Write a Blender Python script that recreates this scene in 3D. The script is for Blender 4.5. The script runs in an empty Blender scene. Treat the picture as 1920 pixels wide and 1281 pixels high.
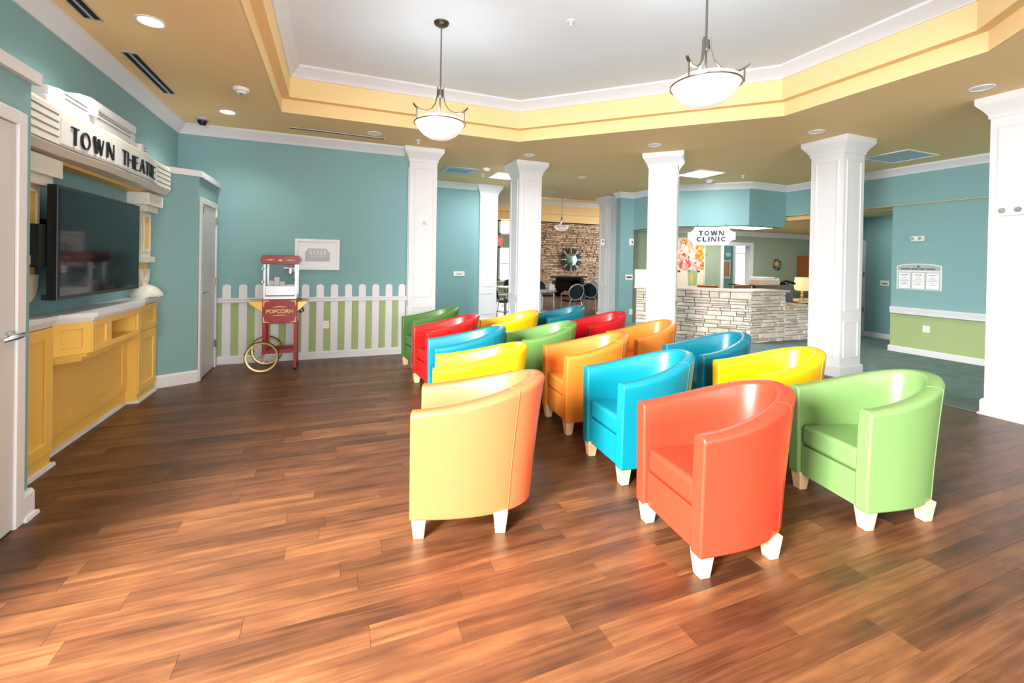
import bpy, bmesh, math, random
from math import sin, cos, pi, radians as rad
from mathutils import Vector, Matrix
from mathutils.geometry import tessellate_polygon
random.seed(7)
S = bpy.context.scene
C = S.collection

# ------------------------------------------------------------------ camera
F_PX, W_PX, H_PX = 821.45, 1920, 1281
cam_d = bpy.data.cameras.new('camera')
cam = bpy.data.objects.new('camera', cam_d); C.objects.link(cam)
cam_d.sensor_width = 36.0; cam_d.lens = F_PX / W_PX * 36.0
cam_d.shift_x = (W_PX / 2 - 950.6) / W_PX
cam_d.shift_y = -(H_PX / 2 - 496.5) / W_PX
cam_d.clip_start = 0.05; cam_d.clip_end = 100
cam.matrix_world = (Matrix.Translation((-.028, .008, 1.372)) @ Matrix.Rotation(rad(-21.49), 4, 'Z')
                    @ Matrix.Rotation(rad(90 - .402), 4, 'X') @ Matrix.Rotation(rad(1.0), 4, 'Z'))
S.camera = cam
S.view_settings.view_transform = 'Standard'
S.view_settings.look = 'None'
S.view_settings.gamma = 1
S.view_settings.use_curve_mapping = False
S.view_settings.exposure = 0.5

# ------------------------------------------------------------------ world and lamps
wd = bpy.data.worlds.new('sky'); S.world = wd; wd.use_nodes = True
bgn = wd.node_tree.nodes['Background']
bgn.inputs['Color'].default_value = (.93, .97, 1.0, 1); bgn.inputs['Strength'].default_value = 1.6

def area(name, loc, size, power, rot, col=(1, 1, 1), spread=None):
    d = bpy.data.lights.new(name, 'AREA'); d.shape = 'RECTANGLE'
    d.size, d.size_y = size; d.energy = power; d.color = col
    if spread: d.spread = spread
    o = bpy.data.objects.new(name, d); C.objects.link(o)
    o.location = loc; o.rotation_euler = rot
    return o
# daylight arriving through the windows of the wall behind the viewer (+Y is into the room)
area('window_daylight', (.55, -4.1, 1.5), (2.7, 2.3), 190, (rad(94), 0, 0), (1, .985, .96))
area('window_daylight_side', (4.6, -4.1, 1.5), (2.6, 2.3), 55, (rad(90), 0, 0), (1, .985, .96))
# low daylight from the left through the glazed entrance behind the nearest door
area('entrance_daylight', (-2.6, -.3, 2.15), (1.1, 1.6), 660, (rad(46), 0, rad(-58)), (1, .98, .95), rad(128))
area('window_daylight_dining', (6.0, 16.3, 1.6), (1.9, 2.4), 300, (rad(-90), 0, 0), (1, 1, 1))
area('window_daylight_dining_side', (15.6, 12.0, 1.7), (3.5, 2.2), 650, (rad(90), 0, rad(60)), (1, 1, 1))  # unseen lamp added to brighten the dining stone, no window in that wall
area('window_daylight_clinic', (13.35, 11.08, 1.45), (1.0, 1.5), 45, (rad(-90), 0, 0), (1, 1, 1))

# ------------------------------------------------------------------ materials
def lin(c):
    c /= 255.0
    return c / 12.92 if c <= .04045 else ((c + .055) / 1.055) ** 2.4
def rgb(r, g, b): return (lin(r), lin(g), lin(b), 1)
def mat(name, col, rough=.6, metal=0, spec=.5, bump=0, bscale=60, noise=0, nscale=8, trans=0, emit=None, estr=0, coat=0):
    m = bpy.data.materials.new(name); m.use_nodes = True
    nt = m.node_tree; p = nt.nodes['Principled BSDF']
    p.inputs['Base Color'].default_value = col; p.inputs['Roughness'].default_value = rough
    p.inputs['Metallic'].default_value = metal; p.inputs['Specular IOR Level'].default_value = spec
    p.inputs['Transmission Weight'].default_value = trans
    p.inputs['Coat Weight'].default_value = coat
    if emit:
        p.inputs['Emission Color'].default_value = emit; p.inputs['Emission Strength'].default_value = estr
    tc = None
    if bump or noise:
        tc = nt.nodes.new('ShaderNodeTexCoord')
    if bump:
        n = nt.nodes.new('ShaderNodeTexNoise'); n.inputs['Scale'].default_value = bscale; n.inputs['Detail'].default_value = 3
        b = nt.nodes.new('ShaderNodeBump'); b.inputs['Strength'].default_value = bump; b.inputs['Distance'].default_value = .01
        nt.links.new(tc.outputs['Object'], n.inputs['Vector']); nt.links.new(n.outputs['Fac'], b.inputs['Height'])
        nt.links.new(b.outputs['Normal'], p.inputs['Normal'])
    if noise:
        n = nt.nodes.new('ShaderNodeTexNoise'); n.inputs['Scale'].default_value = nscale; n.inputs['Detail'].default_value = 4
        mx = nt.nodes.new('ShaderNodeMix'); mx.data_type = 'RGBA'
        mx.inputs[6].default_value = tuple(c * (1 - noise) for c in col[:3]) + (1,)
        mx.inputs[7].default_value = tuple(min(1, c * (1 + noise)) for c in col[:3]) + (1,)
        nt.links.new(tc.outputs['Object'], n.inputs['Vector']); nt.links.new(n.outputs['Fac'], mx.inputs[0])
        nt.links.new(mx.outputs[2], p.inputs['Base Color'])
    return m

def wood_mat(name, cols, use_attr=False, rough=.38, sx=1.3, sy=26):
    m = bpy.data.materials.new(name); m.use_nodes = True
    nt = m.node_tree; p = nt.nodes['Principled BSDF']; L = nt.links.new
    tc = nt.nodes.new('ShaderNodeTexCoord')
    if use_attr:
        rn = nt.nodes.new('ShaderNodeAttribute'); rn.attribute_name = 'rnd'; R = rn.outputs['Fac']
    else:
        rn = nt.nodes.new('ShaderNodeObjectInfo'); R = rn.outputs['Random']
    mul = nt.nodes.new('ShaderNodeMath'); mul.operation = 'MULTIPLY'; mul.inputs[1].default_value = 137.0; L(R, mul.inputs[0])
    cmb = nt.nodes.new('ShaderNodeCombineXYZ'); L(mul.outputs[0], cmb.inputs[0]); L(mul.outputs[0], cmb.inputs[1]); L(mul.outputs[0], cmb.inputs[2])
    add = nt.nodes.new('ShaderNodeVectorMath'); add.operation = 'ADD'; L(tc.outputs['Object'], add.inputs[0]); L(cmb.outputs[0], add.inputs[1])
    mp = nt.nodes.new('ShaderNodeMapping'); mp.inputs['Scale'].default_value = (sx, sy, 4); L(add.outputs[0], mp.inputs[0])
    n1 = nt.nodes.new('ShaderNodeTexNoise'); n1.inputs['Scale'].default_value = 1.0; n1.inputs['Detail'].default_value = 6
    n1.inputs['Roughness'].default_value = .62; n1.inputs['Distortion'].default_value = .9; L(mp.outputs[0], n1.inputs['Vector'])
    mp2 = nt.nodes.new('ShaderNodeMapping'); mp2.inputs['Scale'].default_value = (3.0, 9, 4); L(add.outputs[0], mp2.inputs[0])
    n2 = nt.nodes.new('ShaderNodeTexNoise'); n2.inputs['Scale'].default_value = 1.2; n2.inputs['Detail'].default_value = 3; L(mp2.outputs[0], n2.inputs['Vector'])
    rmp = nt.nodes.new('ShaderNodeValToRGB'); e = rmp.color_ramp.elements
    e[0].position, e[0].color = .27, cols[0]; e[1].position, e[1].color = .78, cols[2]
    k = e.new(.50); k.color = cols[1]
    mixf = nt.nodes.new('ShaderNodeMath'); mixf.operation = 'MULTIPLY_ADD'; mixf.inputs[1].default_value = .45; L(n2.outputs['Fac'], mixf.inputs[0])
    sc = nt.nodes.new('ShaderNodeMath'); sc.operation = 'MULTIPLY_ADD'; sc.inputs[1].default_value = .75; sc.inputs[2].default_value = -.17
    L(n1.outputs['Fac'], sc.inputs[0]); L(sc.outputs[0], mixf.inputs[2])
    rsh = nt.nodes.new('ShaderNodeMath'); rsh.operation = 'MULTIPLY_ADD'; rsh.inputs[1].default_value = .22; rsh.inputs[2].default_value = -.06
    L(R, rsh.inputs[0]); a2 = nt.nodes.new('ShaderNodeMath'); a2.operation = 'ADD'; L(mixf.outputs[0], a2.inputs[0]); L(rsh.outputs[0], a2.inputs[1])
    L(a2.outputs[0], rmp.inputs['Fac']); L(rmp.outputs['Color'], p.inputs['Base Color'])
    p.inputs['Roughness'].default_value = rough; p.inputs['Specular IOR Level'].default_value = .45
    b = nt.nodes.new('ShaderNodeBump'); b.inputs['Strength'].default_value = .06; b.inputs['Distance'].default_value = .004
    L(n1.outputs['Fac'], b.inputs['Height']); L(b.outputs['Normal'], p.inputs['Normal'])
    return m

def stone_mat(name, c0, c1, c2):
    m = bpy.data.materials.new(name); m.use_nodes = True
    nt = m.node_tree; p = nt.nodes['Principled BSDF']; L = nt.links.new
    tc = nt.nodes.new('ShaderNodeTexCoord'); geo = nt.nodes.new('ShaderNodeNewGeometry')
    n = nt.nodes.new('ShaderNodeTexNoise'); n.inputs['Scale'].default_value = 14; n.inputs['Detail'].default_value = 6; L(geo.outputs['Position'], n.inputs['Vector'])
    at = nt.nodes.new('ShaderNodeObjectInfo'); isl = nt.nodes.new('ShaderNodeNewGeometry')
    ad = nt.nodes.new('ShaderNodeMath'); ad.operation = 'ADD'; L(at.outputs['Random'], ad.inputs[0]); L(isl.outputs['Random Per Island'], ad.inputs[1])
    fr = nt.nodes.new('ShaderNodeMath'); fr.operation = 'FRACT'; L(ad.outputs[0], fr.inputs[0])
    ma = nt.nodes.new('ShaderNodeMath'); ma.operation = 'MULTIPLY_ADD'; ma.inputs[1].default_value = .5; L(fr.outputs[0], ma.inputs[0])
    mb = nt.nodes.new('ShaderNodeMath'); mb.operation = 'MULTIPLY_ADD'; mb.inputs[1].default_value = .9; mb.inputs[2].default_value = -.2; L(n.outputs['Fac'], mb.inputs[0])
    L(mb.outputs[0], ma.inputs[2])
    r = nt.nodes.new('ShaderNodeValToRGB'); e = r.color_ramp.elements
    e[0].position, e[0].color = .15, c0; e[1].position, e[1].color = .85, c2; e.new(.5).color = c1
    L(ma.outputs[0], r.inputs['Fac']); L(r.outputs['Color'], p.inputs['Base Color']); p.inputs['Roughness'].default_value = .85
    b = nt.nodes.new('ShaderNodeBump'); b.inputs['Strength'].default_value = .5; b.inputs['Distance'].default_value = .02
    L(n.outputs['Fac'], b.inputs['Height']); L(b.outputs['Normal'], p.inputs['Normal'])
    return m

M = {}
M['teal'] = mat('teal_wall_paint', rgb(128, 169, 173), .75, bump=.04, bscale=180)
M['sage'] = mat('sage_wall_paint', rgb(148, 164, 142), .75, bump=.04, bscale=180)
M['green'] = mat('green_wall_paint', rgb(164, 182, 128), .75, bump=.04, bscale=180)
M['tan'] = mat('golden_ceiling_paint', rgb(240, 208, 152), .8, bump=.04, bscale=180)
M['pale'] = mat('pale_blue_ceiling_paint', rgb(232, 242, 250), .85)
M['white'] = mat('white_trim_paint', rgb(222, 223, 227), .4)
M['grey_door'] = mat('grey_door_paint', rgb(205, 206, 206), .4)
M['cream'] = mat('cream_trim_paint', rgb(226, 224, 214), .45)
M['yellow'] = mat('yellow_cabinet_paint', rgb(240, 196, 96), .45)
M['black'] = mat('black_plastic', rgb(14, 15, 17), .35)
M['screen'] = mat('television_glass', rgb(5, 12, 16), .06, spec=.32)
M['letter'] = mat('black_letter', rgb(16, 16, 20), .4)
M['navy'] = mat('navy_letter', rgb(30, 32, 56), .5)
M['nickel'] = mat('brushed_nickel', rgb(150, 142, 132), .3, metal=1)
M['bronze'] = mat('dark_bronze', rgb(84, 78, 66), .4, metal=.8)
M['chrome'] = mat('chrome', rgb(214, 216, 220), .18, metal=1)
M['silver'] = mat('silver_frame_metal', rgb(205, 207, 210), .35, metal=.6)
M['bowl'] = mat('frosted_glass_bowl', rgb(248, 248, 248), .35, emit=(1, .98, .95, 1), estr=.22)
M['bowl'].node_tree.nodes['Principled BSDF'].inputs['Subsurface Weight'].default_value = .2
M['lens'] = mat('dim_lamp_lens', rgb(236, 238, 240), .5)
M['lit'] = mat('lit_lamp_lens', rgb(255, 252, 240), .5, emit=(1, .97, .88, 1), estr=12)
M['litpanel'] = mat('lit_panel_lens', rgb(255, 255, 255), .5, emit=(1, 1, 1, 1), estr=8)
M['red_metal'] = mat('red_cart_enamel', rgb(150, 20, 26), .3, coat=.3)
M['gold'] = mat('gold_paint', rgb(232, 190, 110), .35, metal=.35)
M['goldprint'] = mat('gold_print', rgb(236, 196, 130), .6)
M['brass'] = mat('brass_rim', rgb(226, 196, 140), .3, metal=.7)
M['rubber'] = mat('black_rubber', rgb(18, 18, 18), .7)
M['glass'] = mat('clear_glass', rgb(255, 255, 255), .02, trans=1.0); M['glass'].node_tree.nodes['Principled BSDF'].inputs['IOR'].default_value = 1.1
M['carpet'] = mat('teal_carpet', rgb(124, 148, 146), .95, spec=.1, bump=.5, bscale=240, noise=.3, nscale=5)
M['legwood'] = mat('pale_maple_leg', rgb(236, 200, 156), .45, noise=.12, nscale=18)
M['brownwood'] = mat('brown_cabinet_wood', rgb(150, 84, 44), .4, noise=.2, nscale=12)
M['darkwood'] = mat('dark_red_wood', rgb(58, 22, 18), .35)
M['counter'] = mat('pinkish_stone_top', rgb(200, 182, 168), .35, noise=.15, nscale=40)
M['plastic'] = mat('white_plastic', rgb(238, 238, 234), .45)
M['greyplastic'] = mat('grey_plastic', rgb(120, 122, 122), .5)
M['slot'] = mat('dark_slot', rgb(12, 13, 15), .8)
M['ventblue'] = mat('blue_grey_register', rgb(176, 200, 210), .5)
M['paper'] = mat('white_paper', rgb(236, 236, 240), .7)
M['ink'] = mat('grey_ink', rgb(120, 122, 130), .8)
M['darkink'] = mat('dark_ink', rgb(52, 56, 60), .8)
M['header'] = mat('grey_board_header', rgb(168, 174, 178), .6)
M['maroon'] = mat('maroon_plate', rgb(120, 60, 60), .6)
M['photo'] = mat('faded_photo_print', rgb(222, 224, 228), .4)
M['photogrey'] = mat('photo_grey_print', rgb(176, 178, 184), .5)
M['photolight'] = mat('photo_light_print', rgb(200, 202, 206), .5)
M['fabric'] = mat('dark_teal_vinyl', rgb(16, 34, 42), .45)
M['mirror'] = mat('mirror_glass', rgb(190, 215, 190), .18, metal=1)  # pale green tint paints in the reflection of the sage wall
M['petal'] = mat('dark_mirror_petal', rgb(26, 38, 38), .3, metal=.2)
M['soot'] = mat('black_firebox', rgb(10, 10, 10), .9, spec=.1)
M['table'] = mat('grey_laminate_table', rgb(196, 194, 196), .3)
M['dining_floor'] = wood_mat('dining_floor_wood', (rgb(74, 52, 42), rgb(104, 78, 64), rgb(138, 108, 90)), sx=1.2, sy=9)
PL = (rgb(60, 35, 20), rgb(92, 56, 33), rgb(128, 84, 50))
M['plank'] = wood_mat('floor_plank_wood', PL, sx=1.5, sy=30)
M['plank_far'] = wood_mat('floor_plank_wood_far', PL, use_attr=True, sx=1.5, sy=30)
M['joint'] = mat('dark_floor_joint', rgb(40, 18, 10), .8)
M['stone'] = stone_mat('ledge_stone', rgb(204, 190, 174), rgb(222, 212, 200), rgb(236, 230, 222))
M['fstone'] = stone_mat('brown_ledge_stone', rgb(150, 118, 94), rgb(206, 176, 148), rgb(236, 214, 190))
M['mortar'] = mat('grey_mortar', rgb(186, 180, 172), .9)
M['fmortar'] = mat('dark_mortar', rgb(62, 46, 36), .9)
M['shade'] = mat('lamp_shade_fabric', rgb(232, 205, 150), .7, emit=(1, .78, .42, 1), estr=.35)
M['exit'] = mat('exit_sign_red', rgb(225, 40, 40), .5, emit=(1, .1, .08, 1), estr=.8)
M['cushion'] = mat('brown_leather', rgb(140, 74, 38), .4)
M['bluedot'] = mat('blue_label', rgb(40, 80, 130), .5)
LEATHER = {}  # lighter and darker versions of five leathers; the light is put into the colour
def leather(name, r, g, b):
    LEATHER[name] = mat(name + '_leather', rgb(r, g, b), .36, spec=.5, bump=.05, bscale=130)
leather('peach', 196, 100, 60); leather('orange', 224, 128, 46); leather('red', 188, 26, 26); leather('coral', 206, 62, 40)
leather('blue', 8, 124, 146); leather('cyan', 6, 132, 152); leather('yellow', 232, 184, 14); leather('dark_green', 78, 122, 58)
leather('light_green', 104, 148, 78); leather('green', 120, 156, 94); leather('deep_blue', 4, 112, 134); leather('crimson', 190, 18, 26)

# ------------------------------------------------------------------ geometry helpers
class MB:
    def __init__(s): s.v = []; s.f = []; s.m = []; s.cur = 0
    def add(s, vs, fs):
        o = len(s.v); s.v += [tuple(v) for v in vs]
        for f in fs: s.f.append(tuple(o + i for i in f)); s.m.append(s.cur)
        return s
    def box(s, x0, x1, y0, y1, z0, z1):
        v = [(x0, y0, z0), (x1, y0, z0), (x1, y1, z0), (x0, y1, z0), (x0, y0, z1), (x1, y0, z1), (x1, y1, z1), (x0, y1, z1)]
        return s.add(v, [(0, 3, 2, 1), (4, 5, 6, 7), (0, 1, 5, 4), (1, 2, 6, 5), (2, 3, 7, 6), (3, 0, 4, 7)])
    def obox(s, o, U, V, N, u0, u1, v0, v1, w0, w1):
        o, U, V, N = map(Vector, (o, U, V, N))
        v = [o + U * a + V * b + N * c for c in (w0, w1) for a, b in ((u0, v0), (u1, v0), (u1, v1), (u0, v1))]
        return s.add(v, [(0, 3, 2, 1), (4, 5, 6, 7), (0, 1, 5, 4), (1, 2, 6, 5), (2, 3, 7, 6), (3, 0, 4, 7)])
    def prism(s, poly, z0, z1):
        n = len(poly); v = [(x, y, z0) for x, y in poly] + [(x, y, z1) for x, y in poly]
        return s.add(v, [tuple(range(n))[::-1], tuple(range(n, 2 * n))] + [(i, (i + 1) % n, n + (i + 1) % n, n + i) for i in range(n)])
    def oprism(s, o, U, V, N, poly, w0, w1):
        o, U, V, N = map(Vector, (o, U, V, N)); n = len(poly)
        v = [o + U * a + V * b + N * w0 for a, b in poly] + [o + U * a + V * b + N * w1 for a, b in poly]
        return s.add(v, [tuple(range(n))[::-1], tuple(range(n, 2 * n))] + [(i, (i + 1) % n, n + (i + 1) % n, n + i) for i in range(n)])
    def holed(s, outer, holes, z0, z1):
        loops = [outer] + holes
        tr = tessellate_polygon([[Vector((x, y, 0)) for x, y in l] for l in loops])
        flat = [p for l in loops for p in l]; n = len(flat)
        s.add([(x, y, z0) for x, y in flat] + [(x, y, z1) for x, y in flat],
              [tuple(t) for t in tr] + [tuple(i + n for i in t)[::-1] for t in tr])
        for l in loops:
            k = len(l); s.add([(x, y, z0) for x, y in l] + [(x, y, z1) for x, y in l], [(i, (i + 1) % k, k + (i + 1) % k, k + i) for i in range(k)])
        return s
    def oholed(s, o, U, V, N, outer, holes, w0, w1):
        t = MB().holed(outer, holes, w0, w1); o, U, V, N = map(Vector, (o, U, V, N))
        return s.add([o + U * a + V * b + N * c for a, b, c in t.v], t.f)
    def sweep(s, path, prof, closed=False, side=1):
        P = [Vector(p) for p in path]; n = len(P); rings = []
        for i in range(n):
            ds = []
            if closed or i > 0: ds.append((P[i] - P[i - 1]).normalized())
            if closed or i < n - 1: ds.append((P[(i + 1) % n] - P[i]).normalized())
            ns = [Vector((-d.y, d.x)) * side for d in ds]
            m = ns[0] if len(ns) == 1 else (ns[0] + ns[1]) / max(.2, 1 + ns[0].dot(ns[1]))
            rings.append([(P[i].x + m.x * o, P[i].y + m.y * o, z) for o, z in prof])
        k = len(prof); v = [p for r in rings for p in r]; f = []
        for i in range(n if closed else n - 1):
            j = (i + 1) % n
            for a in range(k):
                b = (a + 1) % k
                f.append((i * k + a, i * k + b, j * k + b, j * k + a))
        if not closed: f += [tuple(range(k)), tuple(range((n - 1) * k, n * k))[::-1]]
        return s.add(v, f)
    def tube(s, pts, r, n=8, closed=False):
        P = [Vector(p) for p in pts]; rs = r if isinstance(r, (list, tuple)) else [r] * len(P); k = len(P); v = []
        up = None
        for i in range(k):
            if closed: t = (P[(i + 1) % k] - P[i - 1]).normalized()
            else: t = (P[min(i + 1, k - 1)] - P[max(i - 1, 0)]).normalized()
            if up is None:
                up = Vector((0, 0, 1)) if abs(t.z) < .9 else Vector((1, 0, 0))
            a = (up - t * up.dot(t))
            if a.length < 1e-4: a = Vector((1, 0, 0)) - t * t.x
            a.normalize(); b = t.cross(a); up = a
            v += [P[i] + (a * cos(2 * pi * j / n) + b * sin(2 * pi * j / n)) * rs[i] for j in range(n)]
        f = []
        for i in range(k if closed else k - 1):
            i2 = (i + 1) % k
            f += [(i * n + j, i * n + (j + 1) % n, i2 * n + (j + 1) % n, i2 * n + j) for j in range(n)]
        if not closed: f += [tuple(range(n))[::-1], tuple(range((k - 1) * n, k * n))]
        return s.add(v, f)
    def lathe(s, prof, c=(0, 0, 0), n=32, axis='z'):
        v = []; k = len(prof)
        for j in range(n):
            a = 2 * pi * j / n
            for r, h in prof:
                p = (r * cos(a), r * sin(a), h)
                if axis == 'y': p = (p[0], p[2], p[1])
                if axis == 'x': p = (p[2], p[0], p[1])
                v.append((c[0] + p[0], c[1] + p[1], c[2] + p[2]))
        f = []
        for j in range(n):
            j2 = (j + 1) % n
            f += [(j * k + a, j2 * k + a, j2 * k + a + 1, j * k + a + 1) for a in range(k - 1)]
        return s.add(v, f)
    def loft(s, secs, closed=True, caps=True):
        k = len(secs[0]); v = [p for q in secs for p in q]; f = []
        for i in range(len(secs) - 1):
            for a in range(k if closed else k - 1):
                b = (a + 1) % k; f.append((i * k + a, i * k + b, (i + 1) * k + b, (i + 1) * k + a))
        if caps: f += [tuple(range(k))[::-1], tuple(range((len(secs) - 1) * k, len(secs) * k))]
        return s.add(v, f)
    def mesh(s, name):
        me = bpy.data.meshes.new(name); me.from_pydata(s.v, [], s.f); me.validate()
        bm = bmesh.new(); bm.from_mesh(me); bmesh.ops.remove_doubles(bm, verts=bm.verts, dist=1e-5)
        bmesh.ops.recalc_face_normals(bm, faces=bm.faces); bm.to_mesh(me); bm.free()
        return me

def wloc(o):
    v = Vector((0, 0, 0))
    while o is not None: v = v + o.location; o = o.parent
    return v
def obj(name, mb, m, parent=None, smooth=None, bevel=0, world=True, at=None):
    if isinstance(mb, MB):
        off = Vector(at) if at is not None else (wloc(parent) if (parent is not None and world) else Vector((0, 0, 0)))
        if off.length: mb.v = [tuple(Vector(v) - off) for v in mb.v]
        me = mb.mesh(name)
        if len(set(mb.m)) > 1 and len(me.polygons) == len(mb.m):
            for p, i in zip(me.polygons, mb.m): p.material_index = i
    else: me = mb
    ms = m if isinstance(m, (list, tuple)) else [m]
    if not me.materials:
        for x in ms: me.materials.append(x)
    if smooth is not None:
        for p in me.polygons: p.use_smooth = True
        me.set_sharp_from_angle(angle=rad(smooth))
    o = bpy.data.objects.new(name, me); C.objects.link(o)
    if at is not None and parent is None: o.location = at
    if parent is not None: o.parent = parent
    if bevel:
        b = o.modifiers.new('bevel', 'BEVEL'); b.width = bevel; b.segments = 2; b.limit_method = 'ANGLE'; b.angle_limit = rad(40)
    return o
def tag(o, label=None, cat=None, group=None, kind=None):
    if label: o['label'] = label
    if cat: o['category'] = cat
    if group: o['group'] = group
    if kind: o['kind'] = kind
    return o
def thing(name, label, cat, loc=(0, 0, 0), rot=0, group=None, kind=None):
    o = bpy.data.objects.new(name, None); C.objects.link(o); o.location = loc; o.rotation_euler = (0, 0, rot)
    return tag(o, label, cat, group, kind)
def struct(name, mb, m, label=None, cat=None, **k):
    o = obj(name, mb, m, **k); tag(o, label, cat, None, 'structure'); return o
def children(o): return [c for c in o.children]
def copy_tree(o, parent=None):
    c = o.copy(); C.objects.link(c); c.parent = parent
    for ch in list(o.children): copy_tree(ch, c)
    return c
X3, Y3, Z3 = (1, 0, 0), (0, 1, 0), (0, 0, 1)
def ell(cx, cy, rx, ry, a0=0, a1=360, n=24):
    return [(cx + rx * cos(rad(a0 + (a1 - a0) * i / n)), cy + ry * sin(rad(a0 + (a1 - a0) * i / n))) for i in range(n + 1)]

CROWN = [(0, 0), (.012, 0), (.022, .02), (.05, .045), (.082, .082), (.1, .095), (.1, .12), (0, .12)]
def crown(path, ztop, closed=False, side=1, sc=1.0):
    return MB().sweep(path, [(o * sc, ztop - .12 * sc + z * sc) for o, z in CROWN], closed, side)
BASE = [(0, 0), (.02, 0), (.02, .085), (.012, .1), (0, .1)]
def baseb(path, side=1, h=1.0): return MB().sweep(path, [(o, z * h) for o, z in BASE], False, side)

# ------------------------------------------------------------------ floor
floor = struct('floor', MB().box(-1.9, 6.3, -4.1, 6.9, -.06, -.004), M['joint'], 'dark brown wood plank floor of the seating hall', 'floor')
PW, PLN = .1005, .98
plank_me = MB().box(0, PLN - .0012, 0, PW - .0010, -.004, 0).mesh('plank')
plank_me.materials.append(M['plank'])
cells = []
ny = int((6.75 + .1) / PW)
for j in range(ny):
    y = -.1 + j * PW; off = random.random() * PLN
    x = -1.9 - off
    while x < 6.0:
        if x + PLN > -1.85: cells.append((x, y))
        x += PLN
cells = [c for c in cells if not (c[1] < .5)]
cells.sort(key=lambda c: (c[0] + .45) ** 2 * .35 + c[1] ** 2)
for x, y in cells[:300]:
    o = bpy.data.objects.new('plank', plank_me); C.objects.link(o); o.parent = floor; o.location = (x, y, 0)
far = MB(); rn = []
for x, y in cells[300:]:
    far.box(x, x + PLN - .0012, y, y + PW - .001, -.004, 0); rn.append(random.random())
fo = obj('far_planks', far, M['plank_far'], floor); tag(fo, kind='stuff')
at = fo.data.attributes.new('rnd', 'FLOAT', 'POINT')
for i, v in enumerate(fo.data.vertices): at.data[i].value = rn[min(i // 8, len(rn) - 1)]
struct('floor_carpet', MB().prism([(1.0, 6.62), (2.93, 6.7), (4.57, 5.3), (5.74, 4.0), (5.74, -4.1), (9.2, -4.1), (16, 4.0), (16, 9.4), (1.0, 9.4)], -.05, .006), M['carpet'],
       'mottled teal carpet beyond the white columns and around the clinic counter', 'carpet')
struct('floor_dining', MB().box(1.0, 16, 9.4, 16.2, -.05, .006), M['dining_floor'], 'brown wood floor of the dining room', 'floor')

# ------------------------------------------------------------------ ceiling
A8 = [(-.6, 5.5), (2.275, 5.5), (4.475, 3.34), (4.475, 1.75), (2.6, -.4), (-.6, -.4)]
def inset(poly, d):
    n = len(poly); out = []
    for i in range(n):
        p0, p1, p2 = map(Vector, (poly[i - 1], poly[i], poly[(i + 1) % n]))
        d1, d2 = (p1 - p0).normalized(), (p2 - p1).normalized()
        n1, n2 = Vector((d1.y, -d1.x)), Vector((d2.y, -d2.x))
        m = (n1 + n2) / (1 + n1.dot(n2)); out.append((p1.x + m.x * d, p1.y + m.y * d))
    return out
B8 = inset(A8, .085)
DT = [(4.6, 9.9), (4.6, 15.7), (12.5, 15.7), (12.5, 9.9)]
DTO = [(4.588, 9.888), (4.588, 15.712), (12.512, 15.712), (12.512, 9.888)]
ceil = struct('ceiling', MB().holed([(-1.95, -4.2), (16, -4.2), (16, 16.3), (-1.95, 16.3)], [inset(A8, -.012), DTO], 3.0, 3.1), M['tan'],
              'golden tan ceiling with a raised tray opening', 'ceiling')
t = MB()
for i in range(6):
    a, b = A8[i], A8[(i + 1) % 6]
    t.add([(*a, 3.0), (*b, 3.0), (*b, 3.15), (*a, 3.15)], [(0, 1, 2, 3)]); a_, b_ = inset(A8, -.014)[i], inset(A8, -.014)[(i + 1) % 6]
    t.add([(*a_, 3.0), (*b_, 3.0), (*b, 3.0), (*a, 3.0)], [(0, 1, 2, 3)])
    c, d = B8[i], B8[(i + 1) % 6]
    t.add([(*a, 3.15), (*b, 3.15), (*d, 3.15), (*c, 3.15)], [(0, 1, 2, 3)])
    t.add([(*c, 3.15), (*d, 3.15), (*d, 3.5), (*c, 3.5)], [(0, 1, 2, 3)])
obj('tray_fascia', t, M['tan'], ceil)
obj('tray_panel', MB().prism(inset(A8, -.3), 3.49, 3.56), M['pale'], ceil)
obj('tray_crown', crown(B8, 3.49, True, -1), M['white'], ceil, smooth=35)
t = MB()
D2 = inset(DT, .15)
for i in range(4):
    a, b = DT[i], DT[(i + 1) % 4]; c, d = D2[i], D2[(i + 1) % 4]
    t.add([(*a, 3.0), (*b, 3.0), (*b, 3.3), (*a, 3.3)], [(0, 1, 2, 3)])
    t.add([(*a, 3.3), (*b, 3.3), (*d, 3.3), (*c, 3.3)], [(0, 1, 2, 3)])
    t.add([(*c, 3.3), (*d, 3.3), (*d, 3.82), (*c, 3.82)], [(0, 1, 2, 3)])
obj('dining_fascia', t, M['tan'], ceil)
obj('dining_tray_panel', MB().prism(inset(DT, -.2), 3.81, 3.88), M['tan'], ceil)
obj('dining_crown', crown(D2, 3.81, True, -1, 1.4), M['white'], ceil, smooth=35)

# ------------------------------------------------------------------ walls
YP = 6.52
def wall(name, mb, m, label): return struct(name, mb, m, label, 'wall')
wall('wall_left', MB().box(-1.98, -1.84, 1.66, YP, 0, 3.0).box(-1.98, -1.84, -4.1, 1.66, 2.6, 3.0).box(-1.98, -1.84, -4.1, -3.3, 0, 2.6), M['teal'], 'tall teal wall above and behind the theatre front')
pick = wall('wall_picket', MB().box(-1.98, 1.2, YP, YP + .14, .8, 3.0), M['teal'], 'teal wall behind the popcorn cart')
obj('lower_wall', MB().box(-1.98, 1.2, YP, YP + .14, 0, .8), M['green'], pick)
wall('wall_side', MB().box(1.1, 1.24, YP + .14, 8.95, 0, 3.0), M['teal'], 'teal side wall behind the first column')
wall('wall_recess', MB().box(1.1, 3.0, 8.95, 9.1, 0, 3.0), M['teal'], 'narrow teal wall with a room plate, between two white columns')
wall('wall_dining_left', MB().box(1.1, 1.24, 9.1, 16, 0, 3.0), M['sage'], 'sage wall at the side of the dining room')
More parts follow.
